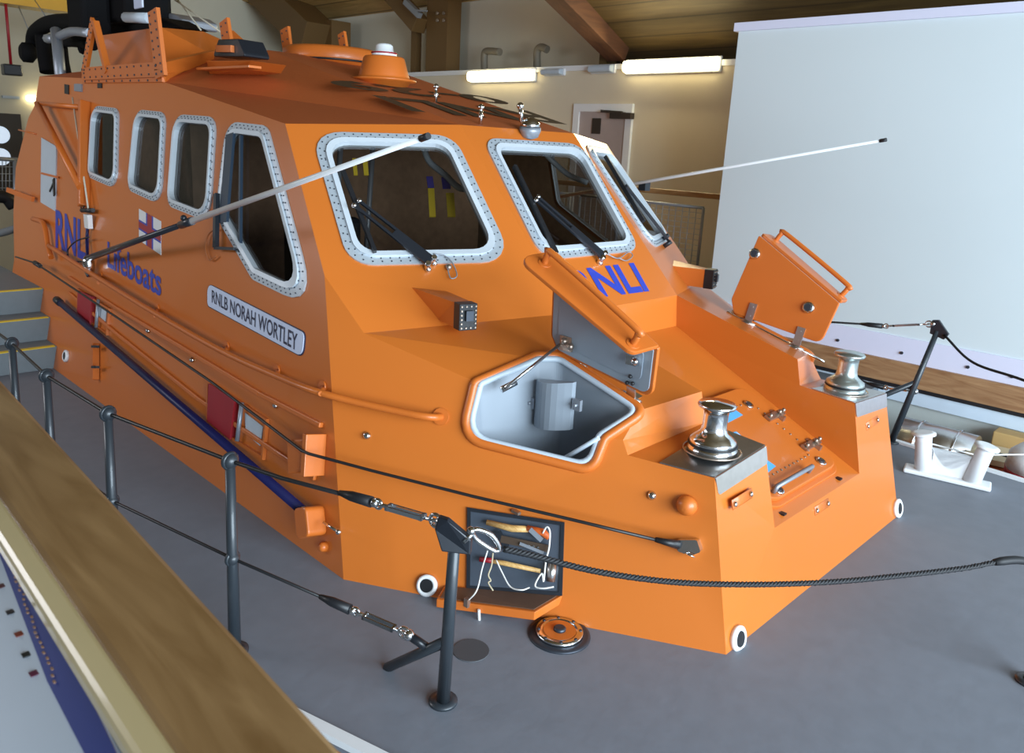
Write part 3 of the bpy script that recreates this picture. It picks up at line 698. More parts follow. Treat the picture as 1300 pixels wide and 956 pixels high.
# rubbing strakes on the side
for pts, wd, nm in (([(88, 352), (150, 392), (250, 452), (330, 500), (408, 540)], .03, 'rubbing_strake'), ([(88, 372), (150, 425), (250, 505), (330, 560), (400, 607)], .022, 'rubbing_strake')):
    l = [on(S, x, y, .012) for x, y in pts]; b = MB()
    for a, c in zip(l, l[1:]): b.bar(a, c, .03, wd, S[0])
    b.build(nm, ORFLAT, LB, bevel=.006)
for x, y in ((140, 393), (189, 420), (245, 457), (351, 515), (466, 553), (828, 629)):
    pl = S if x < 400 else (P if x < 800 else P2); p = on(pl, x, y, 0); r_ = .018 if x < 400 else .022
    b = MB(); b.lathe(p, pl[0], [(r_, 0), (r_, .01), (r_*.45, .022)], 14); b.build('deck_bolt', STEEL, LB)
# red and white flaps with hinge
for (qr, qw, qo) in (([(104, 369), (122, 377), (119, 414), (103, 397)], [(127, 386), (136, 392), (134, 414), (126, 404)], [(101, 366), (142, 392), (138, 426), (101, 400)]),
                 ([(271, 487), (304, 508), (298, 558), (269, 534)], [(312, 524), (335, 542), (331, 566), (313, 550)], [(266, 482), (342, 532), (337, 584), (265, 538)])):
    b = MB(); o_ = ont(S, qo, 0); i_ = inset(o_, S[0], .02)
    for k in range(4):
        b.prism([o_[k], o_[(k+1) % 4], i_[(k+1) % 4], i_[k]], S[0]*.022)
    hs = b.build('recess_frame', ORFLAT, LB)
    b = MB(); b.prism(ont(S, qr), S[0]*.035); b.build('red_flap', REDM, hs)
    b = MB(); b.prism(ont(S, qw, .002), S[0]*.006); b.build('white_label', GREYLT, hs)
    b = MB(); a = on(S, (qr[1][0]+3), qr[1][1]+3, .03); c = on(S, qr[2][0]+3, qr[2][1]+2, .03); b.tube([a, c], .014, 8); b.build('hinge', GALV, hs)
# fairlead box near the corner
b = MB()
a = ont(S, [(385, 558), (410, 556), (410, 596), (386, 601)], .0)
b.prism(a, S[0]*.11); o = b.build('fairlead_box', ORFLAT, LB, bevel=.012)
b = MB(); b.prism(ont(S, [(410, 550), (415, 551), (412, 604), (407, 602)], 0), S[0]*.13); b.build('fairlead_flange', ORFLAT, o, bevel=.004)
# white-rimmed discs on the lower hull
for x, y, pl in ((85, 452, S), (543, 743, P)):
    p = on(pl, x, y, 0); b = MB(); b.lathe(p, pl[0], [(.055, 0), (.055, .02), (.04, .028), (.036, .02)], 24); o = b.build('hull_anode', WHITEP, LB)
    b = MB(); b.lathe(p+pl[0]*.012, pl[0], [(.034, 0), (.034, .012)], 20); b.build('anode_centre', BLACK, o)
FN = Vector((1, 0, RAKE)).normalized()
FP = (FN, FN.dot(Cp))
for x, y in ((935, 810), (1138, 645)):
    p = on(FP, x, y, 0); b = MB(); b.lathe(p, FN, [(.062, 0), (.062, .02), (.045, .028), (.040, .02)], 24); o = b.build('hull_anode', WHITEP, LB)
    b = MB(); b.lathe(p+FN*.012, FN, [(.038, 0), (.038, .012)], 20); b.build('anode_centre', BLACK, o)
# blue boathook clipped to the side
t = thing('boathook', 'long navy blue pole clipped along the lower starboard side', 'boathook', on(S, 230, 525, .06))
b = MB(); pa, pb = on(S, 76, 384, .07), on(S, 384, 648, .07); b.tube([pa, pb], .028, 14); b.build('pole', NAVY, t)
b = MB(); d = (pb-pa).normalized(); b.tube([pb, pb+d*.09], [.026, .020], 14); b.build('pole_tip', WHITEP, t)
b = MB(); b.tube([pa-d*.10, pa+d*.02], .034, 12); b.build('pole_cap', BLACK, t)
b = MB(); b.prism(rounded(ont(S, [(396, 643), (412, 641), (416, 678), (400, 682)], 0), .03), S[0]*.12); o = b.build('pole_bracket', ORFLAT, LB, bevel=.01)
b = MB(); p = on(S, 411, 663, .05); b.tube([p, p+Vector((.12, 0, 0))], .008, 8); b.ball(p+Vector((.14, 0, 0)), .016); b.build('bracket_pin', STEEL, o)
b = MB(); p = on(S, 413, 694, 0); b.lathe(p, S[0], [(.03, 0), (.025, .03), (.01, .04)], 14); b.build('hull_boss', ORFLAT, LB)
b = MB(); b.bar(on(S, 121, 436, .03), on(S, 121, 482, .03), .03, .05, S[0]); o = b.build('hull_bracket', ORFLAT, LB)
b = MB(); b.bar(on(S, 118, 440, .06), on(S, 124, 440, .06), .02, .03, S[0]); b.bar(on(S, 118, 466, .06), on(S, 124, 466, .06), .02, .03, S[0]); b.build('bracket_band', BLACK, o)

# --- whip aerials
def whip(base, j, tip, name, mt):
    b = MB(); b.tube([base, base+(j-base)*.98], [.028, .018], 10); a = b.build(name, BLACKM, LB)
    b = MB(); b.tube([j, j+(tip-j)*.5, tip], [.020, .015, .010], 10); b.build('aerial_rod', WHITEP, a)
    b = MB(); d = (tip-j).normalized(); b.tube([tip-d*.03, tip+d*.02], .014, 8); b.build('aerial_tip', BLACK, a)
    b = MB(); b.lathe(base-Vector((0, 0, .16)), (0, 0, 1), [(.025, 0), (.045, .06), (.05, .14), (.03, .18)], 14); b.build('aerial_mount', STEEL, a)
    b = MB(); b.cyl(j-d*.15, j+d*.05, .026); b.ball(j-d*.04+Vector((0, -.02, .03)), .02); b.build('aerial_ferrule', BLACKM, a)
baseS = on(S, 112, 328, .08)
tipS = atY(540, 174, 1.95)
def along(px, py):   # nearest point of sight line to line base-tip
    v = ray(px, py); r = geometry.intersect_line_line(EYE, EYE+v, baseS, tipS); return r[1]
whip(baseS, along(238, 277), tipS, 'whip_aerial', None)
tipP = atY(1122, 178, 6.3); bP = mir(baseS); v = ray(812, 232)
r = geometry.intersect_line_line(EYE, EYE+v, mir(baseS), tipP)
midP = atY(812, 232, 6.35)
whip(tipP+(midP-tipP)*2.2, tipP+(midP-tipP)*1.6, tipP, 'whip_aerial', None)
b = MB(); p = on(Sm, 812, 240, .05); b.box(atY(818, 236, 6.4), (.08, .08, .09)); b.build('aerial_clip', BLACKM, LB)
# mast-side thin stay and fittings left of first window
tubep([on(S, 92, 124, .05), on(S, 112, 265, .05)], .008, 'thin_stay', CREAMW, 6, sm=0)
b = MB(); b.box(on(S, 112, 281, .04), (.10, .04, .12)); b.build('junction_box', WHITEP, LB)
tubep([on(S, 112, 287, .03), on(S, 110, 302, .03), on(S, 111, 330, .04)], .012, 'conduit', NAVY, 8)
tubep([on(S, 113, 301, .06), on(S, 97, 306, .06), on(S, 86, 318, .06), on(S, 90, 331, .06), on(S, 106, 332, .06)], .007, 'aerial_cable', BLACK, 6)
b = MB(); b.torus(on(S, 105, 260, .04), S[0], .04, .006); b.tube([on(S, 104, 267, .04), on(S, 118, 267, .04)], .02, 10); b.build('halyard_cleat', BLACK, LB)
# aft alcove post, brace and white board
b = MB(); b.bar(on(S, 107, 129, .04), on(S, 106, 262, .04), .07, .09, S[0]); b.build('alcove_post', ORFLAT, LB, bevel=.01)
b = MB(); b.tube([on(S, 48, 133, .10), on(S, 102, 238, .08)], .03, 12); b.build('alcove_brace', ORFLAT, LB)
b = MB(); b.tube([on(S, 46, 131, .08), on(S, 104, 136, .05)], .022, 12); b.build('alcove_rail', ORFLAT, LB)
b = MB(); b.prism(ont(S, [(54, 175), (73, 186), (71, 268), (53, 257)], 0), S[0]*.012); o = b.build('notice_board', GREYLT, LB)
b = MB(); b.bar(on(S, 53, 220, .02), on(S, 73, 225, .02), .02, .015, S[0]); b.build('notice_bar', ORFLAT, o)
b = MB(); b.bar(on(S, 68, 227, .02), on(S, 69, 248, .02), .04, .01, S[0]); b.bar(on(S, 63, 243, .02), on(S, 68, 232, .02), .02, .01, S[0]); b.build('notice_symbol', BLACK, o)
b = MB(); b.bar(on(S, 10, 241, .12), on(S, 42, 253, .04), .05, .03, S[0]); b.build('aft_ledge', ORFLAT, LB)
b = MB(); b.tube(crv([on(S, 42, 278, .03), on(S, 55, 284, .05), on(S, 60, 310, .05), on(S, 65, 327, .05)], 5), .025, 8); b.build('aft_pipe', ORFLAT, LB)
b = MB(); b.prism(ont(S, [(83, 107), (88, 108), (88, 120), (83, 119)]), S[0]*.01); b.prism(ont(S, [(125, 106), (130, 106), (130, 112), (125, 112)]), S[0]*.01); b.build('side_vent', BLACK, LB)
b = MB(); b.prism(ont(S, [(96, 107), (105, 107), (105, 117), (96, 116)]), S[0]*.015); b.build('side_socket', GALV, LB)
b = MB(); b.tube([on(S, 24, 165, .01), on(S, 45, 170, .01)], .01, 6); b.build('stern_seam', ORFLAT, LB)

# --- fixed jackline along the side
jl = [on(S, x, y, .14) for x, y in ((20, 326), (45, 334), (150, 404), (270, 486), (383, 572))]+[on(P, x, y, .10) for x, y in ((392, 576), (470, 597), (600, 630), (740, 663), (835, 686))]
b = MB(); b.tube(jl, .0085, 8); J = b.build('jackline', CABLE, LB)
b = MB(); b.tube([on(P, 832, 685, .10), on(P2, 862, 692, .05)], [.012, .022], 10); b.build('jackline_sleeve', BLACK, J)
b = MB(); b.prism(rounded(ont(P2, [(862, 683), (888, 683), (893, 698), (880, 703), (864, 697)], 0), .01), P2[0]*.05); b.torus(on(P2, 876, 705, .05), (0, 0.6, 1), .022, .004); b.build('padeye', STEEL, J)
b = MB(); d = (jl[2]-jl[1]).normalized(); b.tube([jl[1]-d*.02, jl[1]+d*.15], .022, 10); b.build('jackline_sleeve', BLACK, J)

# --- starboard / port fore hatches
def rot(p, o, ax, t): return o+Matrix.Rotation(t, 3, ax) @ (p-o)
yh = OT[1].y+.02
def hatch(sg):
    f = (lambda p: p.copy()) if sg > 0 else mir
    F = lambda l: [f(p) for p in l]
    op_t = [eA]+OT+[eC]; op_s = [eC]+OPs+[eA]
    tn, pn = TB[0], P[0]
    ringo = [eA]+OT+[eC]+OPs
    # coaming: raised orange lip outside, pale rim inside, following both planes
    def rim(sh, r_):
        c = sum(ringo, Vector())/7; out = []
        N_ = [ (tn+pn).normalized(), tn, tn, tn, (tn+pn).normalized(), pn, pn]
        for p, nn in zip(ringo, N_):
            d = (p-c); d -= nn*d.dot(nn); out.append(p+d.normalized()*sh+nn*r_)
        return rounded(out, [.03, .05, .06, .05, .05, .08, .12], 5)
    b = MB(); pts = rim(.028, .0); pts.append(pts[0].copy()); b.tube(F(pts), .026, 10, caps=False); co = b.build('hatch_coaming', ORFLAT, LB)
    b = MB(); pts = rim(-.004, -.002); pts.append(pts[0].copy()); b.tube(F(pts), .018, 8, caps=False); b.build('hatch_gasket', GREYLT, co)
    # well
    b = MB(); base = rim(.0, -.0); dn = Vector((-.10, .10, -.62)); low = [Vector((p.x*.9-.24, p.y*.9+.33, .22+.1*(p.z-.7))) for p in base]
    N = len(base); r0 = [b.bm.verts.new(f(p)) for p in base]; r1 = [b.bm.verts.new(f(p)) for p in low]
    for i in range(N): b.face([r0[i], r0[(i+1) % N], r1[(i+1) % N], r1[i]], False)
    b.face(r1); b.build('hatch_well', GREYIN, co)
    if sg > 0:
        q = OT[1]+Vector((.02, -.12, -.20))
        b = MB(); prof = []
        for k in range(9):
            a = math.pi*(1.12+.76*k/8); prof.append(Vector((q.x+.02+.125*math.cos(a)*.9, q.y+.06*math.sin(a)*1.2, q.z)))
        q0 = atY(681, 482, 3.06); q1 = atY(727, 486, 3.06); q2 = atY(681, 541, 3.06); 
        prof = [q0.lerp(q1, k/8)+Vector((0, -.06*math.sin(math.pi*k/8), 0)) for k in range(9)]
        H = (q2-q0).z
        b.prism(prof+[q1+Vector((0, .03, 0)), q0+Vector((0, .03, 0))], (0, 0, H)); bn = b.build('well_bin', GREYIN, co)
        b = MB()
        for px, py in ((675, 511), (733, 514)): p = atY(px, py, 3.06); b.box(p, (.05, .02, .06)); b.cyl(p, p-Vector((0, .03, 0)), .01, 8)
        b.build('bin_bracket', GALV, bn)
        b = MB(); b.tube([atY(703, 590, 2.95), atY(760, 556, 2.98)], .012, 8); b.build('well_rim_bar', GREYLT, co)
    # lid (drawn open, hinged on the inboard edge)
    h0, h1 = onTB(OT[1].x-.02, yh), onTB(OT[2].x+.03, yh); ax = (h1-h0).normalized(); ang = -math.radians(86)
    LN = Matrix.Rotation(ang, 3, ax) @ TB[0]; FNo = Matrix.Rotation(ang, 3, ax) @ P[0]     # outer normals of the opened lid and its flange
    LPL = (LN, LN.dot(h0)); cA, cB = on(LPL, 703, 322), on(LPL, 835, 443)
    FNo = (cB-cA).cross(Vector((0, -1, -.19))).normalized(); FNo = -FNo if FNo.z < 0 else FNo; FPL = (FNo, FNo.dot(cA))
    ndir = lambda v: (f(v)-f(Vector()))
    lidtop = [cA, cB, on(LPL, 827, 506), on(LPL, 708, 447), on(LPL, 699, 425)]
    b = MB(); lt = rounded(lidtop, [.01, .01, .06, .03, .05], 5)
    b.prism([f(p-LN*.0) for p in lt], ndir(LN*.022)); lid = b.build('hatch_lid', ORFLAT, LB, bevel=.005, label='open hatch lid with its grey inner face towards the camera' if sg > 0 else 'open hatch lid with its orange outer face towards the camera')
    fl_ = [cA, cB, on(FPL, 800, 453), on(FPL, 655, 331)]
    b = MB(); b.prism([f(p) for p in rounded(fl_, [.03, .01, .05, .07], 5)], ndir(FNo*.024)); b.build('lid_flange', ORFLAT, lid, bevel=.005)
    ins = inset(lidtop, LN, .02)
    b = MB(); b.prism([f(p) for p in rounded(ins, [.01, .01, .05, .03, .04], 5)], ndir(LN*-.007)); ln = b.build('lid_liner', mat('lid_liner_grey', (.30, .36, .42, 1), .42, 0, .1, .04), lid)
    ins2 = inset(lidtop, LN, .07)
    b = MB(); b.prism([f(p-LN*.006) for p in rounded(ins2, [.03, .03, .05, .03, .04], 5)], ndir(LN*-.008)); b.build('liner_panel', mat('lid_panel_grey', (.27, .32, .38, 1), .42, 0, .1, .04), lid)
    T = f
    # handle on flange
    m0, m1 = on(FPL, 691, 335, .02), on(FPL, 803, 437, .02); hN = FNo*.085
    pts = [m0, m0+hN*.75, m0.lerp(m1, .06)+hN, m0.lerp(m1, .94)+hN, m1+hN*.75, m1]
    b = MB(); b.tube([f(p) for p in crv(pts, 5)], .017, 10)
    for m_ in (m0, m1): b.lathe(f(m_), ndir(FNo), [(.034, 0), (.034, .008)], 14)
    b.build('lid_handle', ORFLAT, lid)
    # hinges
    out_ = (on(LPL, 703, 322)-on(LPL, 708, 447)).normalized()
    for fr in (.18, .80):
        p = h0.lerp(h1, fr); b = MB(); a0 = f(p+LN*.026); a1 = f(p+LN*.026+out_*.14)
        b.bar(a0, a1, .055, .010, ndir(LN))
        for s_ in (.35, .8): b.cyl(a0.lerp(a1, s_), a0.lerp(a1, s_)+ndir(LN)*.008, .008, 8)
        b.build('lid_hinge', BRUSH, lid)
        b = MB(); p2 = f(p+LN*.03); b.cyl(p2-ax*.06 if sg > 0 else p2-ndir(ax)*.06, p2+ndir(ax)*.06, .014, 10); b.bar(p2, f(p+Vector((0, .10, .012))), .05, .01, ndir(TB[0])); b.build('hinge_leaf', BRUSH, LB)
    LP = LN; lpd = LPL[1]
    if sg > 0:
        b = MB()
        for px, py in ((716, 433), (724, 440)): b.ball(hit(px, py, LP, lpd-.03), .020)
        b.box(hit(719, 436, LP, lpd-.02), (.08, .02, .08)); b.build('lid_latch', BRONZE, lid)
        b = MB()
        for px, py in ((800, 478), (796, 486), (803, 487)): b.ball(hit(px, py, LP, lpd-.02), .011)
        b.build('liner_knob', BLACK, lid)
        b = MB(); b.box(hit(803, 457, LP, lpd-.03), (.06, .03, .05)); b.ball(hit(806, 459, LP, lpd-.05), .02); b.build('lid_catch', STEEL, lid)
        b = MB(); b.tube([hit(711, 437, LP, lpd-.03), on(TB, 641, 493, -.02)], .009, 8); b.tube([on(TB, 655, 485, -.015), on(TB, 636, 495, -.04)], .018, 8); b.build('lid_strut', STEEL, lid)
    else:
        mk = lambda x, y: mir(hit(x, y, (LN.x, -LN.y, LN.z), (LN.x*0+Vector((LN.x, -LN.y, LN.z)).dot(mir(h0)))))
        for x, y in ((960, 323), (1028, 391)):
            p = mk(x, y)+LN*.022; b = MB(); b.lathe(f(p), ndir(LN), [(.040, 0), (.040, .014), (.030, .02)], 20); k_ = b.build('lid_knob', STEEL, lid)
            b = MB(); b.lathe(f(p+LN*.018), ndir(LN), [(.026, 0), (.024, .006)], 18); b.build('knob_cap', BOLT, k_)
        b = MB(); b.tube([f(h0+LN*.035-ax*.06), f(h1+LN*.035+ax*.1)], .009, 8); b.build('hinge_rod', STEEL, LB)
    return lid
lid_s = hatch(1); lid_p = hatch(-1)

# --- capstans on steel plates
def capstan(sg):
    f = (lambda p: p) if sg > 0 else mir
    F0 = globals()['F0'] if sg > 0 else mir(F0p)
    # plate: inboard front part of block top
    a = F1.lerp(stB, .0); nrm = (F1-F0).cross(stB-F0).normalized()
    if nrm.z < 0: nrm = -nrm
    p1 = F1+Vector((0, 0, 0)); p2 = F1.lerp(stB, .78); p4 = F0.lerp(F1, .0); p3 = F0.lerp(eB, .62)
    b = MB(); b.prism([f(p+nrm*.002) for p in (p1, p2, p3, p4)], f(nrm)-f(Vector()) if False else Vector((0, 0, .006)))
    fr = [p4, p1, p1+Vector((.02, 0, -.085)), p4+Vector((.02, .01, -.085))]
    b.prism([f(p+FN*.002) for p in rounded(fr, [.002, .002, .02, .02], 4)], FN*.006); pl_ = b.build('capstan_plate', BRUSH, LB)
    c = (p1+p2+p3+p4)/4+Vector((-.02, -.01, .012))
    if sg > 0: c = Vector((-1.83, 3.37, c.z))
    else: c = Vector((-1.83, 3.37, c.z))
    c = f(c)
    R = .088
    b = MB(); b.lathe(c, (0, 0, 1), [(R*1.42, 0), (R*1.42, .018), (R*1.30, .028), (R*1.28, .034), (R*1.34, .040), (R*1.30, .060), (R*1.0, .080), (R*.76, .100), (R*.69, .13), (R*.69, .19), (R*.73, .215), (R*1.04, .228), (R*1.08, .238), (R*1.0, .248), (R*.1, .256)], 36)
    cp = b.build('capstan', STEEL if sg > 0 else mat('satin_capstan_steel', (.55, .62, .62, 1), .28, .9), LB)
    b = MB(); b.torus(c+Vector((0, 0, .036)), (0, 0, 1), R*1.34, .006, 32, 6); b.build('capstan_seal', BLACK, cp)
    b = MB(); b.torus(c+Vector((0, 0, .003)), (0, 0, 1), R*1.62, .005, 32, 6); b.build('capstan_flange', BRONZE, cp)
capstan(1); capstan(-1)
# slots with two pins on the front face
for pts in (((932, 640), (952, 627)), ((1101, 541), (1113, 533)), ((1036, 648), (1050, 639))):
    a, c = (on(FP, x, y, 0) for x, y in pts); b = MB()
    b.tube([a-Vector((0, .02, 0)), c+Vector((0, .02, 0))], .026, 12); b.bm.verts.ensure_lookup_table()
    m0 = (a+c)/2
    for v in b.bm.verts:
        dd = FN.dot(v.co-m0); v.co -= FN*(dd*.88)
    o = b.build('slotted_recess', ORFLAT, LB)
    b = MB()
    for p in (a, c): b.lathe(p+FN*.004, FN, [(.013, 0), (.013, .008), (.005, .012)], 10)
    b.build('slot_pin', STEEL, o)
# orange domed boss on panel
p = on(P2, 873, 640, 0); b = MB(); b.lathe(p, P2[0]+Vector((0, 0, -.3)), [(.05, 0), (.05, .02), (.042, .04), (.024, .055), (.008, .060)], 20); b.build('hull_boss', ORFLAT, LB)

# --- channel escape hatch
CH = outward(plane3(chB, Lp, mir(Lp)), Vector((-2, CY, 0)))
hp = ont(CH, [(868, 522), (938, 498), (1070, 600), (1010, 640), (945, 640)])
hq = [Vector((-2.34, 3.72, 0)), Vector((-2.34, 4.60, 0)), Vector((-1.66, 4.60, 0)), Vector((-1.66, 3.72, 0))]
def onCH(x, y, off=0): return Vector((x, y, (CH[1]-CH[0].x*x-CH[0].y*y)/CH[0].z))+CH[0]*off
hq = [onCH(p.x, p.y) for p in hq]
b = MB(); b.prism(rounded([p-CH[0]*.002 for p in inset(hq, CH[0], -.03)], .14, 8), CH[0]*.018); o1 = b.build('deck_hatch_rim', ORFLAT, LB, bevel=.004)
b = MB(); b.prism(rounded([p+CH[0]*.016 for p in hq], .12, 8), CH[0]*.030); dh = b.build('deck_hatch', ORFLAT, LB, bevel=.006)
b = MB()
inn = rounded(inset([p+CH[0]*.046 for p in hq], CH[0], .13), .08, 5); inn.append(inn[0]); acc = 0
for a, c in zip(inn, inn[1:]):
    L_ = (c-a).length
    while acc < L_: q = a+(c-a)*(acc/L_); b.lathe(q, CH[0], [(.007, 0), (.006, .005)], 8); acc += .05
    acc -= L_
b.build('hatch_screw', BRONZE, dh)
HP = (CH[0], CH[1]+.047)
for px, py in ((950, 514), (1042, 586), (988, 622)):
    p = on(HP, px, py, 0); b = MB(); b.lathe(p, CH[0], [(.034, 0), (.034, .008), (.026, .010), (.020, .004)], 20); k_ = b.build('hatch_lock', STEEL, dh)
    b = MB(); b.lathe(p+CH[0]*.004, CH[0], [(.019, 0), (.017, .006)], 14); b.build('lock_core', BOLT, dh)
for px, py in ((984, 527), (1030, 564)):
    p = on(HP, px, py, .01); b = MB(); b.bar(p-Vector((.0, .10, 0)), p+Vector((0, .10, .0)), .045, .015, CH[0]); b.bar(p-Vector((.05, -.03, 0)), p+Vector((.05, .03, -.02)), .03, .03, CH[0])
    for s_ in (-.08, .04, .09): b.ball(p+Vector((0.01, s_, .018)), .014)
    b.build('hatch_hinge', BRONZE, dh)
a, c = on(HP, 987, 617, .05), on(HP, 1031, 592, .05)
b = MB(); b.tube([a-CH[0]*.045, a, c, c-CH[0]*.045], .014, 10); b.build('hatch_handle', GALV, dh)
# stickers on the hatch
def sticker(px, m_, sub=None):
    b = MB(); b.prism(ont(HP, px, .001), CH[0]*.001); o = b.build('sticker', m_, dh)
    if sub: b = MB(); b.prism(ont(HP, sub, .0025), CH[0]*.001); b.build('sticker_band', BLUEST, dh)
sticker([(897, 524), (924, 514), (943, 527), (917, 540)], WHITEP, [(913, 528), (933, 520), (943, 527), (920, 539)])
sticker([(920, 551), (935, 548), (962, 571), (950, 576)], BLUEST)
text('sticker_lettering', 'OPEN', ont(HP, [(923, 552), (935, 549), (944, 556), (931, 560)], .0025), WHITEP, dh, CH[0], .001, .02)
sticker([(968, 580), (985, 592), (975, 600)], BLUEST)
for y_ in (3.78, 4.5):
    b = MB(); b.box(onCH(-1.60, y_, .005), (.03, .03, .01)); b.build('drain_slot', BLACK, LB)

# --- forward deck lights (wedge boxes)
def flood(pl, base, c, label):
    # base: pixel corners of the wedge on the windshield plane
    b = MB(); q = ont(pl, base); out = [Vector(p) for p in c]
    va = [b.bm.verts.new(p) for p in q]; vb = [b.bm.verts.new(p) for p in out]
    b.face(va); b.face(vb)
    for i in range(4): b.face([va[i], va[(i+1) % 4], vb[(i+1) % 4], vb[i]])
    return b
for sg in (1, -1):
    f = (lambda p: p) if sg > 0 else mir
    c0 = hit(590, 400, (1, 0, 0), -3.13)     # centre of the lamp's near face
    cen = Vector((c0.x-.02, c0.y+(0 if sg > 0 else .13), c0.z))
    ax = Vector((1, -.28, 0)).normalized(); sd = Vector((.28, 1, 0)).normalized(); up = Vector((0, 0, 1)); h = .070; wv = .050
    fr = [cen+sd*a*wv+up*b_*h for a, b_ in ((-1, -1), (1, -1), (1, 1), (-1, 1))]
    bk = [inter(p, -ax, W) for p in fr]; bk[3] = bk[3]+Vector((0, -.10, .02)); bk[3] = inter(bk[3], -ax, W)
    b = MB(); va = [b.bm.verts.new(f(p)) for p in fr]; vb = [b.bm.verts.new(f(p)) for p in bk]
    b.face(va); b.face(vb)
    for i in range(4): b.face([va[i], va[(i+1) % 4], vb[(i+1) % 4], vb[i]])
    o = b.build('light_mount', ORFLAT, LB)
    b = MB(); fr2 = [cen+sd*a*(wv+.004)+up*b_*(h+.004) for a, b_ in ((-1, -1), (1, -1), (1, 1), (-1, 1))]; b.prism([f(p) for p in fr2], f(ax*.075)-f(Vector()))
    lo = b.build('deck_light', BLACK, o, bevel=.004)
    b = MB(); ff = cen+ax*.076
    for i in range(6):
        for s_ in (-1, 1): b.lathe(f(ff+sd*s_*wv*.85+up*h*(-.85+1.7*i/5)), f(ax)-f(Vector()), [(.006, 0), (.005, .006)], 8)
    for i in (1, 2):
        for s_ in (-1, 1): b.lathe(f(ff+sd*wv*(-.85+1.7*i/3)+up*h*.85*s_), f(ax)-f(Vector()), [(.006, 0), (.005, .006)], 8)
    b.build('light_screw', BRONZE, o)
    b = MB(); cc = f(ff+up*.01); b.prism([f(ff+sd*a*.022+up*(b_*.028+.01)) for a, b_ in ((-1, -1), (1, -1), (1, 1), (-1, 1))], f(ax*.02)-f(Vector())); b.build('light_socket', BOLT, o)

# --- searchlight and roof knobs
p = on(CW, 673, 163, .05)
b = MB(); b.lathe(p+Vector((0, 0, -.075)), (.1, -.1, 1), [(.02, 0), (.06, .015), (.078, .06), (.075, .085)], 24); sl = b.build('searchlight', GALV, LB)
b = MB(); b.lathe(p+Vector((0, 0, .008)), (.1, -.1, 1), [(.073, 0), (.066, .03), (.04, .055), (.01, .065)], 24); b.build('searchlight_dome', STEEL, sl)
b = MB(); b.tube([p+Vector((-.05, -.04, .04)), p+Vector((-.06, -.05, .15))], .016, 8); b.ball(p+Vector((-.06, -.05, .15)), .026); b.build('searchlight_stalk', STEEL, sl)
for px, py in ((553, 130), (610, 158)):
    v = ray(px, py); nn = Vector((.228, 0, 1)); p = hit(px, py, nn, 2.372+.228*T1.x)
    b = MB(); b.tube([p, p+Vector((0, 0, .10))], .013, 8); b.ball(p+Vector((0, 0, .115)), .022); b.torus(p+Vector((0, 0, .06)), (0, 0, 1), .014, .006, 12, 6); b.build('roof_ball_stud', STEEL, LB)
# dome pot on roof
p = rc(-5.5, 4.02)
b = MB(); b.lathe(p+Vector((0, 0, -.05)), (0, 0, 1), [(.17, 0), (.215, .06), (.26, .065), (.26, .078), (.21, .08), (.205, .10), (.165, .24), (.155, .25)], 32); dp = b.build('roof_pod', ORFLAT, LB)
b = MB(); b.lathe(p+Vector((0, 0, -.30)), (0, 0, 1), [(.02, 0), (.10, .1), (.17, .25)], 24); b.build('pod_skirt', ORFLAT, dp)
b = MB(); b.lathe(p+Vector((0, 0, .20)), (0, 0, 1), [(.10, 0), (.10, .035), (.075, .04), (.07, .085), (.05, .10), (.01, .105)], 24); b.build('pod_dome', WHITEP, dp)
b = MB(); b.torus(p+Vector((0, 0, .228)), (0, 0, 1), .10, .007, 28, 6); b.build('pod_ring', REDM, dp)
# low orange tub behind
tc_ = atY(422, 80, 4.35); R_ = .46
b = MB(); b.lathe(tc_-Vector((0, 0, .14)), (0, 0, 1), [(R_*.55, 0), (R_*.9, .10), (R_*.97, .13), (R_*.99, .145), (R_, .16), (R_*.98, .235), (R_*.90, .26), (R_*.2, .27)], 36); tb = b.build('radome_tub', ORFLAT, LB)
b = MB(); b.torus(tc_, (0, 0, 1), R_*.985, .010, 40, 6); b.build('tub_band', BLACK, tb)
# mast frame uprights
def strap(p0, p1, wd, nm='mast_upright', n_=(0, 1, 0), holes=5, th=.03, par=LB):
    b = MB(); b.bar(p0, p1, wd, th, n_)
    o = b.build(nm, ORFLAT, par); b = MB(); d = Vector(n_).normalized(); sd = (p1-p0).cross(d).normalized()
    s0 = d if d.dot(EYE-p0) > 0 else -d
    for i in range(holes):
        for k in (-.3, .3): q = p0.lerp(p1, (i+.5)/holes)+sd*wd*k+s0*th*.5; b.lathe(q, s0, [(.009, 0), (.008, .006)], 6)
    b.build('upright_bolt', BOLT, o); return o
ym = 2.62
strap(atY(362, 36, 4.3), atY(367, 77, 4.3), .15, holes=4)
strap(atY(434, 42, 4.7), atY(439, 75, 4.7), .11, holes=3)
strap(atY(285, 26, 3.4), atY(292, 72, 3.4), .15, holes=4)
tl_, bl_ = atY(195, 13, ym), atY(205, 98, ym); strap(tl_, bl_, .17, holes=8)
strap(atY(119, 26, ym), atY(107, 95, ym), .09, holes=8)
b = MB(); b.bar(atY(121, 28, ym-.0), atY(137, 92, ym), .05, .05, (0, 1, 0)); b.build('mast_stay', ORFLAT, LB)
strap(atY(106, 94, ym), atY(206, 88, ym), .11, 'mast_ledge', holes=12)
strap(atY(205, 88, ym), atY(270, 72, 3.3), .11, 'mast_ledge', holes=8)
strap(atY(106, 101, ym+.02), atY(208, 99, ym+.02), .06, 'mast_ledge', holes=10)
strap(atY(208, 99, ym+.02), atY(262, 82, 3.3), .06, 'mast_ledge', holes=6)
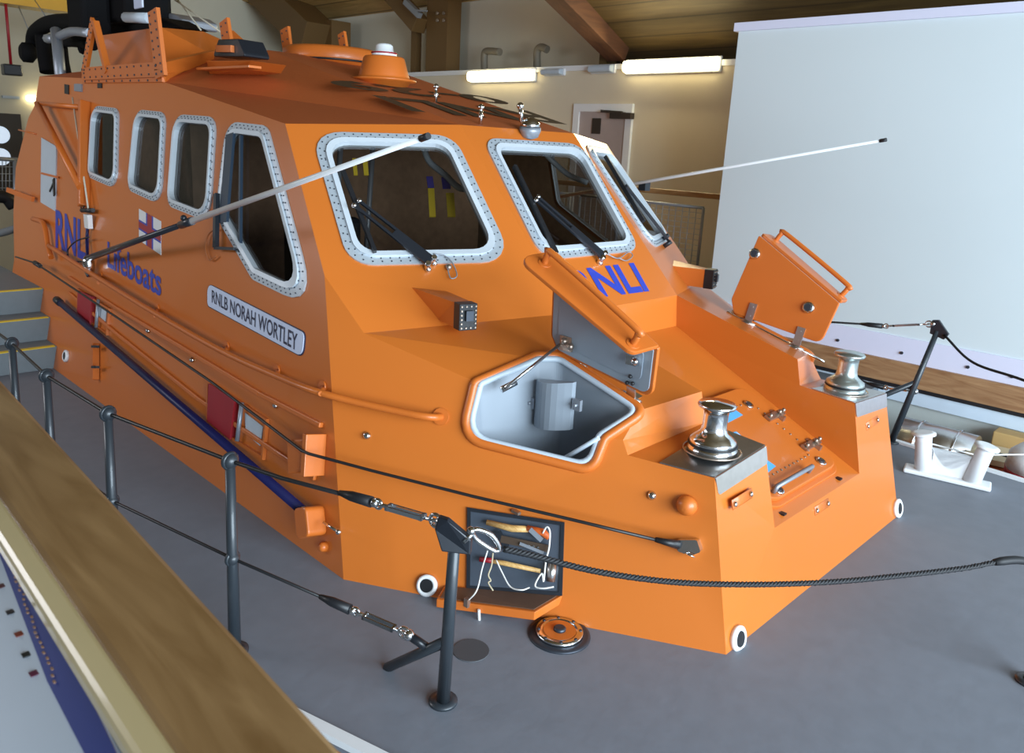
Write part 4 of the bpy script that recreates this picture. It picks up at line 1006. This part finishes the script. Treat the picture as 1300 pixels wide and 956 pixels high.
# tub coaming panels of the upper steering position
b = MB(); q = [atY(128, 45, 3.0), atY(200, 35, 3.0), atY(200, 93, 2.8), atY(136, 95, 2.8)]; b.prism(q, (0, .03, 0)); b.build('bridge_coaming', ORFLAT, LB)
b = MB(); q = [atY(205, 35, 3.0), atY(258, 40, 3.6), atY(285, 52, 3.9), atY(280, 75, 3.6), atY(208, 88, 2.9)]; b.prism(q, (-.03, .03, 0)); b.build('bridge_coaming', ORFLAT, LB)
b = MB(); q = [atY(293, 38, 4.2), atY(306, 50, 4.3), atY(324, 74, 4.3), atY(300, 74, 4.3)]; b.prism(q, (-.03, .05, 0)); b.build('bridge_coaming', ORFLAT, LB)
b = MB(); q = [atY(125, 25, 3.5), atY(205, 22, 3.5), atY(230, 35, 3.5), atY(135, 48, 3.5)]; b.prism(q, (0, .3, .0)); b.build('bridge_dash', BLACKD, LB, bevel=.02)
t_ = atY(176, 12, 3.6); b = MB(); b.box(t_, (.6, .5, .34)); o = b.build('bridge_seat', BLACKD, LB, bevel=.05)
b = MB(); b.box(atY(176, 4, 3.34), (.22, .02, .10)); b.build('seat_slot', PLAQ, o, bevel=.03)
b = MB(); b.prism([atY(207, 15, 3.8), atY(222, 18, 3.8), atY(231, 24, 3.8), atY(231, 35, 3.8), atY(207, 33, 3.8)], (0, .4, 0)); b.build('bridge_console', GALV, LB, bevel=.02)
b = MB(); b.tube([atY(160, 22, 3.2), atY(190, 23, 3.2)], .05, 10); b.build('glazed_instruments', GREYLT, LB)
# black horn box on orange shelf
c = atY(287, 62, 3.0)
b = MB(); q = [atY(270, 72, 3.0), atY(277, 50, 3.0), atY(302, 49, 3.0), atY(312, 72, 3.0)]; b.prism(rounded(q, .02, 3), (-.02, .22, 0)); hb = b.build('sound_box', BLACKM, LB, bevel=.01)
b = MB(); b.bar(atY(276, 62, 2.985), atY(295, 62, 2.985), .03, .05, (0, 0, 1)); b.build('box_slot', ORFLAT, hb)
b = MB(); q = [atY(262, 77, 2.9), atY(318, 77, 2.9), atY(312, 88, 2.95), atY(266, 94, 2.95)]; b.prism(q, (-.02, .30, 0)); b.bar(atY(257, 88, 2.88), atY(324, 85, 2.88), .10, .02, (0, 0, 1)); b.build('sound_box_shelf', ORFLAT, LB, bevel=.004)
# black foam-covered searchlight arch and grey arm at the aft end of the roof
b = MB(); y_ = 3.2
b.tube(crv([atY(128, 33, y_), atY(90, 28, y_), atY(62, 30, y_), atY(45, 42, y_), atY(42, 58, y_)], 6), [.09]*25, 14)
b.tube(crv([atY(118, 56, y_), atY(95, 52, y_), atY(80, 52, y_)], 5), .07, 12)
b.tube(crv([atY(56, 45, y_), atY(58, 66, y_), atY(62, 92, y_)], 5), .10, 12)
b.tube(crv([atY(80, 60, y_), atY(82, 78, y_), atY(86, 98, y_)], 5), .05, 12)
b.build('folded_mast', BLACKD, LB)
b = MB(); b.lathe(atY(46, 68, y_), Vector((0, -1, 0)), [(.06, 0), (.12, .05), (.12, .15), (.08, .18)], 20); b.tube([atY(32, 55, y_), atY(55, 55, y_)], .015, 8); b.build('mast_lamp', BLACKD, LB, label='black lamp on the folded mast')
b = MB(); b.tube([atY(71, 38, 2.9), atY(78, 108, 2.8)], .055, 10); b.tube(crv([atY(75, 46, 2.9), atY(92, 40, 2.9), atY(114, 42, 2.9)], 4), .045, 10); b.tube([atY(60, 49, 2.9), atY(70, 49, 2.9)], .05, 8); b.build('mast_arm', GALV, LB, label='pale grey metal arm')
b = MB(); b.box(atY(112, 8, 3.2), (.5, .3, .7)); b.box(atY(101, 15, 3.2), (.1, .1, .9)); b.build('mast_head', BLACKD, LB, bevel=.06)
for pts in (((215, -5), (282, 42)), ((222, -5), (255, 38)), ((20, 0), (38, 42)), ((44, 0), (60, 24))):
    b = MB(); b.tube([atY(*pts[0], 4.0), atY(*pts[1], 3.6)], .008, 6); b.build('mast_stay_line', GREYIN if pts[0][0] < 100 else CREAMW, LB)

# --- deck
outl = [(-8.6, 1.0), (-7, 1.02), (-5.5, 1.03), (-4, 1.06), (-3, 1.2), (-1.9, 1.52), (-1.0, 1.80), (0, 2.15), (1.2, 2.75), (2.2, 3.6), (2.5, CY), (2.2, 4.9), (1.2, 5.8), (.3, 6.35), (-.5, 6.60), (-1.03, 6.69), (-2.03, 6.78), (-3, 6.9), (-5.5, 7.1), (-12, 7.1), (-12, 1.0)]
b = MB(); b.prism([Vector((x, y, -.06)) for x, y in outl], (0, 0, .06)); dk = b.build('deck', DECKM, LB)
b = MB()
ins_ = [Vector((x, y, .0)) for x, y in outl[:19]]
for a, c in zip(ins_, ins_[1:]): b.bar(a+Vector((0, 0, .005)), c+Vector((0, 0, .005)), .05, .03)
b.build('deck_edge_rail', WHITEP, LB)
b = MB()
hull = [Vector((x, y, -.06)) for x, y in outl[:19]]; low = [Vector((p.x*.96-.1, CY+(p.y-CY)*.9, -1.65)) for p in hull]
for i in range(len(hull)-1): b.poly([hull[i], hull[i+1], low[i+1], low[i]])
b.build('hull', ORFLAT, LB, weld=True)
# inset deck filler cap
p = atZ(710, 806, 0); b = MB(); b.lathe(p, (0, 0, 1), [(.15, 0), (.148, .006), (.135, .010)], 36); fc = b.build('deck_filler', BOLT, LB)
b = MB(); b.lathe(p+Vector((0, 0, .009)), (0, 0, 1), [(.115, 0), (.112, .018), (.085, .020), (.08, .012)], 36); b.build('filler_ring', STEEL, fc)
b = MB(); b.lathe(p+Vector((0, 0, .018)), (0, 0, 1), [(.080, 0), (.078, .010)], 30); b.build('filler_plate', ORFLAT, fc)
b = MB(); b.lathe(p+Vector((0, 0, .026)), (0, 0, 1), [(.030, 0), (.030, .012), (.022, .018)], 20)
for i in range(8): a = i*math.pi/4; b.lathe(p+Vector((.1*math.cos(a), .1*math.sin(a), .026)), (0, 0, 1), [(.009, 0), (.007, .006)], 8)
b.build('filler_hub', BOLT, fc)
p = atZ(598, 826, 0); b = MB(); b.lathe(p, (0, 0, 1), [(.085, 0), (.083, .004)], 28); b.build('deck_blank', mat('darker_deck_disc', (.07, .075, .085, 1), .6), LB)
# bollard pair
p0, p1 = atZ(1160, 600, .02), atZ(1245, 613, .02)
p0 = Vector((-1.62, 6.28, 0)); A_ = atZ(1172, 597, .03); B_ = atZ(1233, 611, .03)
b = MB(); dd = (B_-A_).normalized(); bs = MB()
bs.bar(A_-dd*.13+Vector((0, 0, -.01)), B_+dd*.13+Vector((0, 0, -.01)), .15, .035); bo = bs.build('bollard', WHITEP, LB, bevel=.012)
for q, ln, sz in ((A_, -.04, 1), (B_, .05, 1)):
    b = MB(); tp = q+Vector((0, 0, .27))+dd*ln; b.tube([q, q+(tp-q)*.85, tp], [.062, .058, .060], 18); b.lathe(tp, (tp-q), [(.062, 0), (.085, .008), (.085, .022), (.06, .030)], 24); b.build('bollard_horn', WHITEP, bo)
b = MB(); w0, w1 = A_+Vector((0, 0, .14)), B_+Vector((0, 0, .14)); pts = [A_+dd*.04, A_+dd*.04+Vector((0, 0, .17))]
for k in range(9): a = k/8; pts.append(w0.lerp(w1, .08+.84*a)+Vector((0, 0, .05-.13*math.sin(math.pi*a))))
pts += [B_-dd*.04+Vector((0, 0, .17)), B_-dd*.04]
b.prism([p+Vector((.01, -.015, 0)) for p in pts], (-.012, .03, 0)); b.build('bollard_web', WHITEP, bo)
t = MB(); t.tube([A_+Vector((0, 0, .22)), A_.lerp(atY(1300, 577, 6.9), .5)+Vector((0, 0, .06)), atY(1310, 577, 6.9)], .006, 6)
tag(t.build('mooring_line', CORDW), 'thin pale line led from the white bollard to the right edge', 'rope')

# --- stanchions and guard wires
def stanchion(base, top, hmid=True, eye=True):
    b = MB(); b.tube([base, top], [.028, .021], 14); st = b.build('stanchion', POSTM, LB)
    d = (top-base).normalized()
    b = MB(); b.lathe(base, (0, 0, 1), [(.06, 0), (.06, .012), (.035, .016)], 20); b.build('stanchion_foot', POSTM, st)
    wd = Vector((1, .15, 0)).normalized()
    if eye:
        b = MB(); b.ball(top, .036); b.torus(top, wd, .03, .012, 18, 8); b.build('stanchion_eye', POSTM, st)
        m_ = base.lerp(top, .5); b = MB(); b.ball(m_, .032); b.torus(m_, wd, .028, .010, 18, 8); b.build('stanchion_eye', POSTM, st)
    return st
sp = []
HT = .90
for px, py in ((15, 436), (59, 477), (137, 525), (292, 585)):
    tp = atZ(px, py, HT); bs_ = Vector((tp.x+.02, tp.y-.03 if px < 250 else tp.y-.02, 0)); stanchion(bs_, tp); sp.append((bs_, tp))
tpF = atZ(577, 688, .88); bsF = atZ(563, 878, .05); bsF.z = 0
st = stanchion(bsF, tpF, eye=False)
b = MB(); q = [tpF+Vector((-.02, -.035, -.02)), tpF+Vector((-.06, -.035, .05)), tpF+Vector((-.05, -.03, .10)), tpF+Vector((-.01, -.02, .10)), tpF+Vector((.05, .04, .03)), tpF+Vector((.05, .04, -.03))]
b.prism(q, Vector((.015, -.02, 0))*1.2); b.build('stanchion_head', BLACKM, st, bevel=.006)
mF = bsF.lerp(tpF, .42); brF = Vector((bsF.x-.33, bsF.y-.04, 0))
b = MB(); b.tube([mF, brF], .022, 12); b.build('stanchion_brace', POSTM, st)
jt = atZ(540, 834, .33); jt = brF.lerp(mF, .72); b = MB(); b.tube([jt, jt+Vector((-.07, -.05, .05))], .018, 10); b.build('stanchion_lug', BLACKM, st)
lugF = jt+Vector((-.07, -.05, .05))
def sleeve_wire(path, r=.0085, sleeve=None, tb=None, par=LB):
    b = MB(); b.tube(path, r, 8); wv = b.build('guard_wire', CABLE, par)
    if sleeve: b = MB(); b.tube([sleeve[0], sleeve[0].lerp(sleeve[1], .4), sleeve[1]], [.010, .020, .022], 12); b.build('wire_sleeve', BLACK, wv)
    if tb:
        a, c = tb; d = (c-a); u = d.cross(Vector((0, 0, 1))).normalized()
        b = MB(); b.tube([a, a+d*.25], .008, 8); b.tube([c-d*.28, c], .008, 8)
        for s_ in (-1, 1): b.bar(a+d*.2+u*.014*s_, a+d*.75+u*.014*s_, .008, .016)
        b.bar(a+d*.2, a+d*.24, .036, .018); b.bar(a+d*.71, a+d*.75, .036, .018)
        b.ball(a, .018); b.ball(c, .024); b.torus(c-d*.08, u, .024, .007); b.torus(a+d*.05, u, .018, .006); b.build('turnbuckle', STEEL, wv)
    return wv
tops = [t_ for _, t_ in sp]; mids = [a.lerp(c, .5) for a, c in sp]
hd = tpF+Vector((-.04, -.03, .07))
d0 = (hd-tops[-1])
def onl(a, c, px, py): return geometry.intersect_line_line(EYE, EYE+ray(px, py), a, c)[1]
pa, pb, pc = (onl(tops[-1], hd, x, y) for x, y in ((428, 634), (468, 648), (472, 650)))
sleeve_wire([tops[0]+Vector((-1.2, 0, .0))]+tops+[tops[-1].lerp(pa, .5)+Vector((0, 0, -.01)), pb], .009, (pa, pb), (pc, hd))
pa, pb, pc = (onl(mids[-1], lugF, x, y) for x, y in ((400, 770), (437, 790), (440, 792)))
sleeve_wire([mids[0]+Vector((-1.2, 0, 0))]+mids+[pb], .007, (pa, pb), (pc, lugF))
# port stanchion with brace
bR = Vector((-1.95, 6.83, 0)); tR = Vector((-1.99, 6.93, .93))
bR = Vector((-2.02, 6.74, .0)); tR = atY(1190, 420, 6.80)
st = stanchion(bR, tR, eye=False)
b = MB(); q = [tR+Vector((-.05, 0, -.03)), tR+Vector((-.05, 0, .08)), tR+Vector((0, 0, .09)), tR+Vector((.09, 0, -.01)), tR+Vector((.06, 0, -.06))]; b.prism([p+Vector((0, -.015, 0)) for p in q], (0, .03, 0)); b.build('stanchion_head', BLACKM, st, bevel=.005)
b = MB(); b.tube([bR.lerp(tR, .55), Vector((bR.x-.62, bR.y+.05, 0))], .022, 10); b.build('stanchion_brace', POSTM, st)
e1 = atY(1040, 408, 6.8); e2 = atY(1140, 414, 6.8); e3 = atY(1136, 414, 6.8)
sleeve_wire([atY(900, 405, 7.0), e1, atY(1120, 413, 6.8)], .009, (atY(1092, 411, 6.8), atY(1120, 414, 6.8)), (atY(1122, 414, 6.8), tR+Vector((-.04, 0, .05))))
sleeve_wire([atY(1060, 470, 6.95), atY(1120, 493, 6.85)], .007, (atY(1100, 486, 6.86), atY(1122, 492, 6.85)), (atY(1123, 492, 6.85), atY(1162, 497, 6.8)))
# black rope from port stanchion forward
b = MB(); b.tube(crv([tR+Vector((.06, -.02, -.02)), atY(1235, 460, 6.6), atY(1300, 483, 6.3), atY(1400, 525, 6.0)], 8), .010, 8)
tag(b.build('barrier_rope', ROPEM), 'black rope falling right from the far port stanchion', 'rope', 'black barrier ropes')

# main black rope across the bow: three twisted strands
bsB = atZ(1307, 866, 0); tpB = bsB+Vector((.01, .02, .9)); stanchion(bsB, tpB)
endR = bsB.lerp(tpB, .52); v0 = tpF+Vector((.05, .0, .02))
vn = (endR-v0).cross(Vector((0, 0, 1))).normalized(); vd = vn.dot(v0)
rp_px = [(640, 697), (680, 706), (720, 717), (760, 726), (810, 734), (870, 740), (940, 742), (1010, 741), (1080, 737), (1150, 730), (1220, 722), (1300, 712), tuple(proj(endR))]
rp_pts = crv([hit(x, y, vn, vd) for x, y in rp_px], 26)
b = MB(); Lacc = 0
fr = []
for i, p in enumerate(rp_pts):
    if i: Lacc += (p-rp_pts[i-1]).length
    fr.append(Lacc)
for s_ in range(3):
    pts = []
    for i, p in enumerate(rp_pts):
        t_ = (rp_pts[min(i+1, len(rp_pts)-1)]-rp_pts[max(i-1, 0)]).normalized(); u = t_.cross(Vector((0, 0, 1))).normalized(); v = u.cross(t_)
        a = fr[i]/.050*2*math.pi+s_*2*math.pi/3; pts.append(p+(u*math.cos(a)+v*math.sin(a))*.0062)
    b.tube(pts, .0065, 6)
rope_main = tag(b.build('barrier_rope', ROPEM), 'black twisted rope hooked to the near stanchion, crossing before the bow', 'rope', 'black barrier ropes')
sp_pts = [p for p in rp_pts if 1262 < proj(p)[0] < 1306][::3]
b = MB(); b.tube(sp_pts, [.014]+[.018]*(len(sp_pts)-2)+[.014], 8); b.build('rope_splice', ROPEM, rope_main)
# carabiner
ca, cb = hit(598, 674, vn, vd), hit(634, 696, vn, vd); t = thing('carabiner', 'large steel snap hook joining the twisted rope to the near stanchion', 'carabiner', (ca+cb)/2)
dd_ = cb-ca; up_ = Vector((0, 0, 1)); b = MB()
b.tube(crv([ca, ca+dd_*.25+up_*.022, ca+dd_*.7+up_*.03, cb+up_*.0, ca+dd_*.8-up_*.022, ca+dd_*.2-up_*.02, ca], 6), .009, 10); b.build('hook', STEEL, t)
b = MB(); b.tube([v0, ca+dd_*.08], .010, 8); b.ball(ca, .016); b.build('swivel', STEEL, t)

# --- tool locker in the angled panel
u_ = (Cp-Bp); u_.z = 0; u_.normalize()
fr_px = [(594, 644), (717, 663), (714, 756), (593, 748)]
fr_w = ont(P, fr_px, .0)
b = MB(); o_ = [p+P[0]*.014 for p in fr_w]; i_ = inset(o_, P[0], .018)
for k in range(4): b.prism([o_[k], o_[(k+1) % 4], i_[(k+1) % 4], i_[k]], -P[0]*.02)
lk = b.build('tool_locker_frame', BLACKM, LB)
# shell has no cut-out here: back panel sits just proud and the locker box projects slightly
b = MB(); b.prism([p+P[0]*.002 for p in fr_w], P[0]*.004); b.build('locker_back', mat('slate_locker_paint', (.06, .075, .10, 1), .35, 0, .3), lk)
for k in (.0,):
    pass
b = MB(); q = [fr_w[3], fr_w[2], fr_w[2]+P[0]*.16+Vector((-.0, 0, -.02)), fr_w[3]+P[0]*.16+Vector((-.09, -.0, -.02))]
fl0, fl1 = on(P, 556, 742), on(P, 714, 752)
dpt = atZ(675, 775, fr_w[2].z-.05); dptl = atZ(572, 748, fr_w[2].z-.05)
door = [on(P, 560, 738, .0), on(P, 712, 752, .0), hit(676, 778, (0, 0, 1), fr_w[2].z-.03), hit(566, 754, (0, 0, 1), fr_w[2].z-.03)]
h_ = P[0].copy(); h_.z = 0; h_.normalize()
d1 = fr_w[2].copy(); d0_ = fr_w[3]-u_*.12; hg = .17
door = [d0_, d1, d1+h_*hg-u_*.10+Vector((0, 0, -.01)), d0_+h_*hg*.72+Vector((0, 0, -.01))]
b = MB(); b.prism(door, (0, 0, -.045)); dr = b.build('locker_door', ORFLAT, LB, bevel=.004, label='orange drop-down locker door')
b = MB(); b.prism([p+Vector((0, 0, .001)) for p in inset(door, Vector((0, 0, 1)), .015)], (0, 0, .004)); b.build('door_liner', mat('rusty_brown_liner', (.13, .07, .045, 1), .5, 0, 0, .3), dr)
p = on(P, 606, 753, hg*.7); b = MB(); b.box(door[3].lerp(door[2], .32)+Vector((0, 0, .005)), (.026, .02, .045)); b.build('door_catch', BRONZE, dr)
b = MB(); b.box(on(P, 655, 650, .02), (.05, .02, .015)); b.build('locker_latch', BRONZE, lk)
# tools: things held in the locker
def LP_(x, y, o=.035): return on(P, x, y, o)
t = thing('hammer', 'claw hammer with pale wooden handle and orange grip, at the top of the tool locker', 'hammer', LP_(655, 668), 'tools in the drop-down locker')
b = MB(); b.tube([LP_(618, 663), LP_(650, 671), LP_(672, 672)], [.014, .018, .016], 10); b.build('handle', TOOLW, t)
b = MB(); b.tube([LP_(669, 671), LP_(690, 676), LP_(697, 683)], [.017, .020, .014], 10); b.build('grip', mat('orange_grip', (.7, .13, .02, 1), .5), t)
b = MB(); b.bar(LP_(673, 672, .05), LP_(688, 686, .05), .024, .012, P[0]); b.build('head', GALV, t)
t = thing('hatchet', 'black headed hatchet with a drilled dark handle, in the middle of the tool locker', 'hatchet', LP_(670, 692), 'tools in the drop-down locker')
b = MB(); b.bar(LP_(636, 684), LP_(698, 697), .035, .014, P[0]); b.build('handle', mat('dark_leather_handle', (.06, .035, .02, 1), .6), t)
b = MB()
for px, py in ((671, 692.5), (677, 693.8), (683, 695)): b.lathe(LP_(px, py, .043), P[0], [(.006, 0), (.005, .003)], 8)
b.build('rivet', STEEL, t)
b = MB(); b.bar(LP_(630, 676), LP_(641, 696), .05, .012, P[0]); b.build('head', BLACKM, t)
b = MB(); b.bar(LP_(660, 690, .05), LP_(690, 702, .05), .015, .008, P[0]); tag(b.build('steel_rule', GALV), 'short grey steel bar crossing the hatchet handle', 'steel bar')
t = thing('mallet', 'round-faced mallet with a pale wooden shaft, lowest in the tool locker', 'mallet', LP_(660, 718), 'tools in the drop-down locker')
b = MB(); b.tube([LP_(610, 710), LP_(640, 715), LP_(686, 725)], [.008, .013, .011], 10); b.build('handle', TOOLW, t)
b = MB(); b.tube([LP_(609, 710), LP_(626, 712)], .013, 10); b.build('handle_end', REDM, t)
b = MB(); b.tube([LP_(701, 715, .04), LP_(699, 738, .04)], .024, 14); b.build('head', BRUSH, t)
def cord(pts, m_, lab, r=.0038):
    b = MB(); b.tube(crv(pts, 6), r, 6); tag(b.build('lanyard', m_), lab, 'cord')
cord([LP_(689, 677, .06), LP_(694, 669, .07), LP_(698, 675, .07), LP_(697, 695, .07), LP_(693, 712, .08), LP_(690, 738, .08), LP_(688, 728, .08), LP_(681, 738, .08), LP_(680, 745, .08), LP_(690, 747, .09), LP_(703, 745, .08)], CORDW, 'white lanyard looped down the right side of the tool locker', .0045)
gx = door[3].lerp(door[2], .3)
cord([LP_(619, 699, .09), LP_(612, 722, .11), LP_(605, 750, .16), gx+Vector((0, 0, .0))], CORDW, 'white lanyard hanging straight from the snap hook to the door catch')
cord([LP_(626, 700, .08), LP_(624, 718, .08), LP_(620, 730, .09), LP_(623, 737, .09), LP_(620, 740, .1), LP_(626, 750, .10)], CORDO, 'straw-coloured knotted lanyard in the left of the tool locker')
cord([LP_(630, 711, .07), LP_(638, 728, .08), LP_(648, 745, .10), LP_(662, 749, .12), LP_(672, 746, .08)], CORDW, 'white lanyard curving over the locker door liner')
e = door[3].lerp(door[2], .45)+h_*.01
b = MB(); b.tube([e+Vector((0, 0, -.02)), e+Vector((.0, .01, -.13))], .007, 8); tag(b.build('cord_end', CORDW), 'white cord end dangling below the locker door', 'cord')

# ================================================================== STAIRS
t = thing('stairs', 'grey stairs with yellow nosings rising beside the stern of the boat', 'stairs', (-8.4, 1.7, 0))
xs_ = [-8.0, -8.30, -8.62]; zz = [.21, .425, .65]
for i, (x, z_) in enumerate(zip(xs_, zz)):
    ye = 2.085+.215*z_
    b = MB(); b.boxab((x-4.0 if i == 2 else x-.6, -1, (zz[i-1] if i else 0)), (x, ye, z_)); b.build('step', STAIRM, t)
    b = MB(); b.boxab((x-.05, -1, z_-.004), (x+.006, ye-.02, z_+.004)); b.build('nosing', YELM, t)
b = MB(); b.boxab((-13, -1, .55), (-9, 2.2, .64)); struct(b.build('floor_landing', STAIRM))
b = MB(); b.boxab((-12.5, -1, -.06), (-2, 1.04, -.01)); struct(b.build('floor_side', STAIRM))

# ================================================================== NEAR RAIL AND INFORMATION PANEL
ZR = 1.62
r0, r1 = atZ(0, 480, ZR), atZ(356, 866, ZR); l0, l1 = atZ(0, 632, ZR), atZ(162, 866, ZR)
dR = (r1-r0).normalized(); dL = (l1-l0).normalized()
RA, RB = r0-dR*2.5, r1+dR*1.1; LA, LB2 = l0-dL*2.5, l1+dL*1.1
t = thing('balustrade', 'oak capped balustrade rail in the near left foreground', 'balustrade', (-1.3, .38, .65))
b = MB(); b.prism([RA, RB, LB2, LA], (0, 0, -.045)); b.build('handrail', WOODR, t, bevel=.010)
b = MB(); b.prism([LA+Vector((0, .004, -.004)), LB2+Vector((0, .004, -.004)), LB2+Vector((0, -.028, -.02)), LA+Vector((0, -.028, -.02))], (0, 0, -.03)); b.build('handrail_lip', WOODE, t, bevel=.008)
b = MB(); b.boxab((-3.4, .30, .70), (.4, .31, 1.56)); b.build('glass_panel', GLASSB, t)
# sloping information board hung on the visitor side
def ib(y): return y
n_ib = Vector((0, -.55, 1)).normalized(); hgt = n_ib.dot(Vector((0, .27, 1.55)))
def IP(x, y): return hit(x, y, n_ib, hgt)
def strip(px, m_, nm, th, par): b = MB(); b.prism([IP(*p) for p in px], n_ib*th); return b.build(nm, m_, par)
t = thing('information_board', 'sloping information board with blue edge and small pictures under the oak rail', 'information board', IP(40, 800))
bl0 = [(-60, 560), (8, 660), (135, 930), (200, 1060), (-200, 1060), (-200, 560)]
strip(bl0, mat('glossy_white_print', (.62, .72, .86, 1), .25, 0, .5), 'board_sheet', -.012, t)
strip([(-30, 620), (10, 665), (30, 710), (105, 866), (165, 990), (125, 990), (61, 866), (0, 705), (-30, 660)], mat('royal_blue_print', (.03, .06, .30, 1), .3, 0, .4), 'blue_band', .002, t)
b = MB(); a, c = IP(14, 715), IP(72, 866); 
for i in range(26):
    q = a.lerp(c, i/25)+n_ib*.0035; b.box(q+Vector((random.uniform(-.002, .002), random.uniform(-.002, .002), 0)), (.006, .003, .001))
b.build('print_caption', mat('tan_print', (.5, .3, .2, 1), .5), t)
for i, (x, y, c_) in enumerate(((2, 745, '#5a3038'), (14, 778, '#2c2c34'), (25, 806, '#8a4030'), (34, 832, '#23282c'), (44, 856, '#6a2c4c'))):
    q = IP(x, y); b = MB(); b.box(q+n_ib*.002, (.012, .010, .001)); b.build('board_picture', mat('picture_print', c_, .4), t)
b = MB(); a, c = IP(60, 760), IP(78, 800); b.tube([a+n_ib*.012, c+n_ib*.012], .004, 8); b.build('board_clip', BLACK, t)
